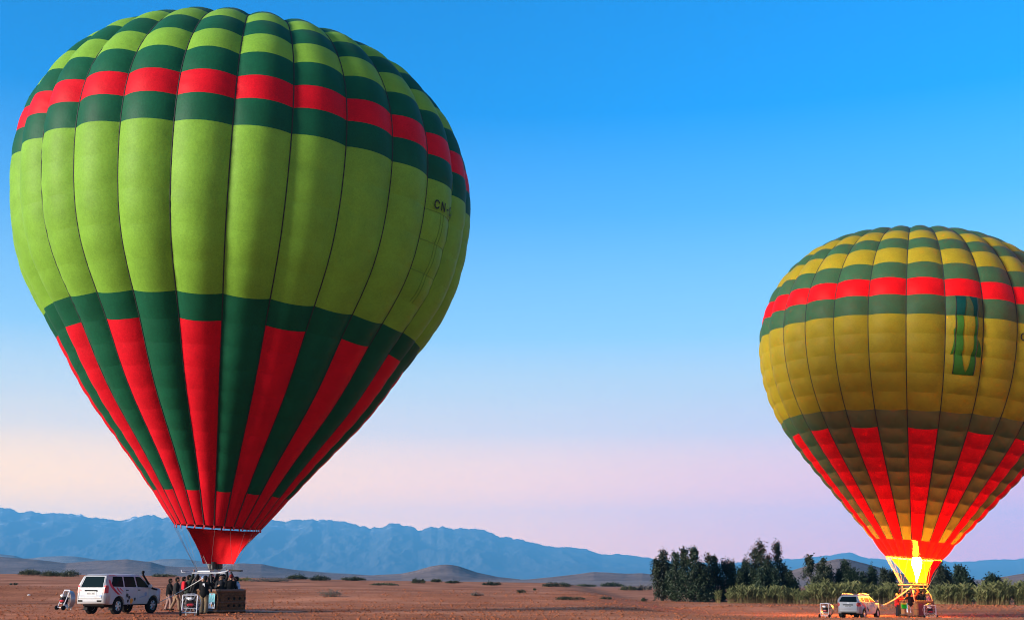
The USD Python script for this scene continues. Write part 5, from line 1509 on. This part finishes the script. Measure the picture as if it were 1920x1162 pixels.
BUSHES = [
    ('wide olive bush at the far left of the field edge', 55, 1078, 40, 12, 0), ('broad dark olive bush between two others above the lone fan', 93, 1080, 38, 12, 0), ('olive bush directly left of the white off-roader roof', 130, 1081, 34, 13, 0),
    ('dark weed tuft on the earth mound at the left edge', 24, 1096, 15, 4, 1), ('flat dark scrub strip above the left crowd', 305, 1081, 44, 6, 0), ('grey dry scrub right of the large burner', 500, 1090, 74, 9, 2), ('yellow green bush right of the large burner', 457, 1089, 26, 8, 3),
    ('dark bush beyond the grey scrub on the far field edge', 556, 1086, 40, 10, 1), ('dark green bush, middle of three on the far field edge', 600, 1088, 40, 10, 1), ('dark bush, rightmost of three on the far field edge', 661, 1088, 44, 8, 1),
    ('flat dark weed patch below the left foot of the conical hill', 720, 1097, 52, 5, 0), ('grey green bush in front of the conical hill, left of its top', 785, 1093, 26, 11, 0), ('olive bush under the top of the conical hill', 820, 1091, 26, 7, 0), ('low olive bush right of the conical hill top', 848, 1093, 32, 6, 1),
    ('dark bush at the right foot of the conical hill', 922, 1097, 34, 8, 1), ('wide dark bush before the broad low hill', 1046, 1100, 50, 10, 1), ('low bush strip under the broad low hill', 1098, 1099, 34, 5, 0), ('dark bush under the middle of the broad low hill', 1148, 1099, 38, 8, 1),
    ('grey olive bush left of the tree row, nearer its foot', 1178, 1106, 30, 10, 0), ('dry grey bush beside the first tree of the row', 1210, 1106, 30, 11, 2),
    ('round grey bush alone in the middle of the red field', 618, 1119, 42, 16, 2), ('grey tuft alone on the field, centre of the picture', 894, 1117, 24, 9, 2), ('small dark tuft right of the centre grey tuft', 977, 1111, 16, 8, 1), ('tiny green tuft above the small dark tuft', 1003, 1106, 10, 4, 0),
    ('long flat dark weed patch on the field right of centre', 1070, 1124, 54, 8, 1), ('thin dark weed patch further right on the field', 1136, 1123, 22, 5, 1), ('small dark round bush on the field before the first tree', 1211, 1127, 16, 8, 1),
    ('low dark shrubs at the foot of the large three-tipped tree', 1296, 1126, 52, 10, 1), ('dark shrub under the rounded tree with leaning stem', 1345, 1126, 26, 9, 1), ('dark shadowy shrub in the gap of the right reed bed', 1822, 1132, 20, 26, 1), ('large dark shrub at the right end of the reed bed', 1891, 1133, 26, 34, 1), ('low grey shrub before the reeds right of the lit basket', 1775, 1130, 26, 14, 0),
]
for i, (lab, x, y, w, h, kd) in enumerate(BUSHES):
    bush(lab, x, y, w, h, kd, 300 + i)

rng = np.random.default_rng(77)


def stone_mesh(r, seed):
    g_ = np.random.default_rng(seed)
    m = trimesh.creation.icosphere(1, r)
    m.vertices *= (1 + 0.28 * (g_.random((len(m.vertices), 1)) - 0.5)) * np.array([1.2, 1.0, 0.62])
    return m


M_stone = plain('field_stone', (0.31, 0.13, 0.075), 0.9, var=0.3, scale=8)
M_pale = plain('pale_stone', (0.66, 0.60, 0.54), 0.85, var=0.2, scale=8)
M_clod = usdkit.material(stage, '/World/Looks/soil_clod', {
    'g': ('geometry', {}), 'r': ('rgb_ramp', {'ramp': [(0, (0.25, 0.080, 0.038)), (0.55, (0.36, 0.122, 0.058)), (0.9, (0.42, 0.17, 0.095)), (1, (0.55, 0.36, 0.27))]}),
    'p': ('principled_bsdf', {'roughness': 1.0, 'specular_ior_level': 0.0})}, [('g.random_per_island', 'r.fac'), ('r.color', 'p.base_color')], surface='p.BSDF')


def clods(x, y, r, seed):
    g_ = np.random.default_rng(seed)
    ico = trimesh.creation.icosahedron()
    iv = ico.vertices / np.linalg.norm(ico.vertices, axis=1)[:, None]
    n = len(x)
    V = iv[None] * (1 + 0.5 * (g_.random((n, 12, 1)) - 0.5)) * np.array([1.25, 1.0, 0.75]) * r[:, None, None]
    V = V + np.stack([x, y, ground_h(x, y) + r * 0.15], -1)[:, None]
    F = (np.asarray(ico.faces)[None] + 12 * np.arange(n)[:, None, None]).reshape(-1, 3)
    return trimesh.Trimesh(V.reshape(-1, 3), F, process=False)


n = 15000
y = 45 + 110 * rng.random(n) ** 1.5
x = rng.uniform(-0.5, 0.5, n) * y
r = 0.012 + 0.050 * rng.random(n) ** 3 + 0.00022 * y
obj('loose_stones', clods(x, y, r, 5), M_clod, None, smooth=False, label='small clods and stones scattered over the red field', cat='stones', kind='stuff')
# clods of the berm in front of the reeds
n = 2200
y = 113 + rng.normal(0, 2.2, n)
x = (rng.uniform(1255, 1960, n) - 960) / FPX * y * 0.976
obj('earth_clods', clods(x, y, 0.03 + 0.10 * rng.random(n) ** 3, 6), M_clod, None, smooth=False, label='row of dug earth clods before the reed beds', cat='earth', kind='stuff')
for lab, x, y in (('pale stone on the ground left of the lone fan', 54, 1116), ('small pale stone by the dark weed tuft on the left mound', 21, 1094)):
    P = hit(x, y)
    obj('stone', move(stone_mesh(0.10, 5), (P[0], P[1], P[2] + 0.05)), M_pale, None, smooth=False, label=lab, cat='stone')
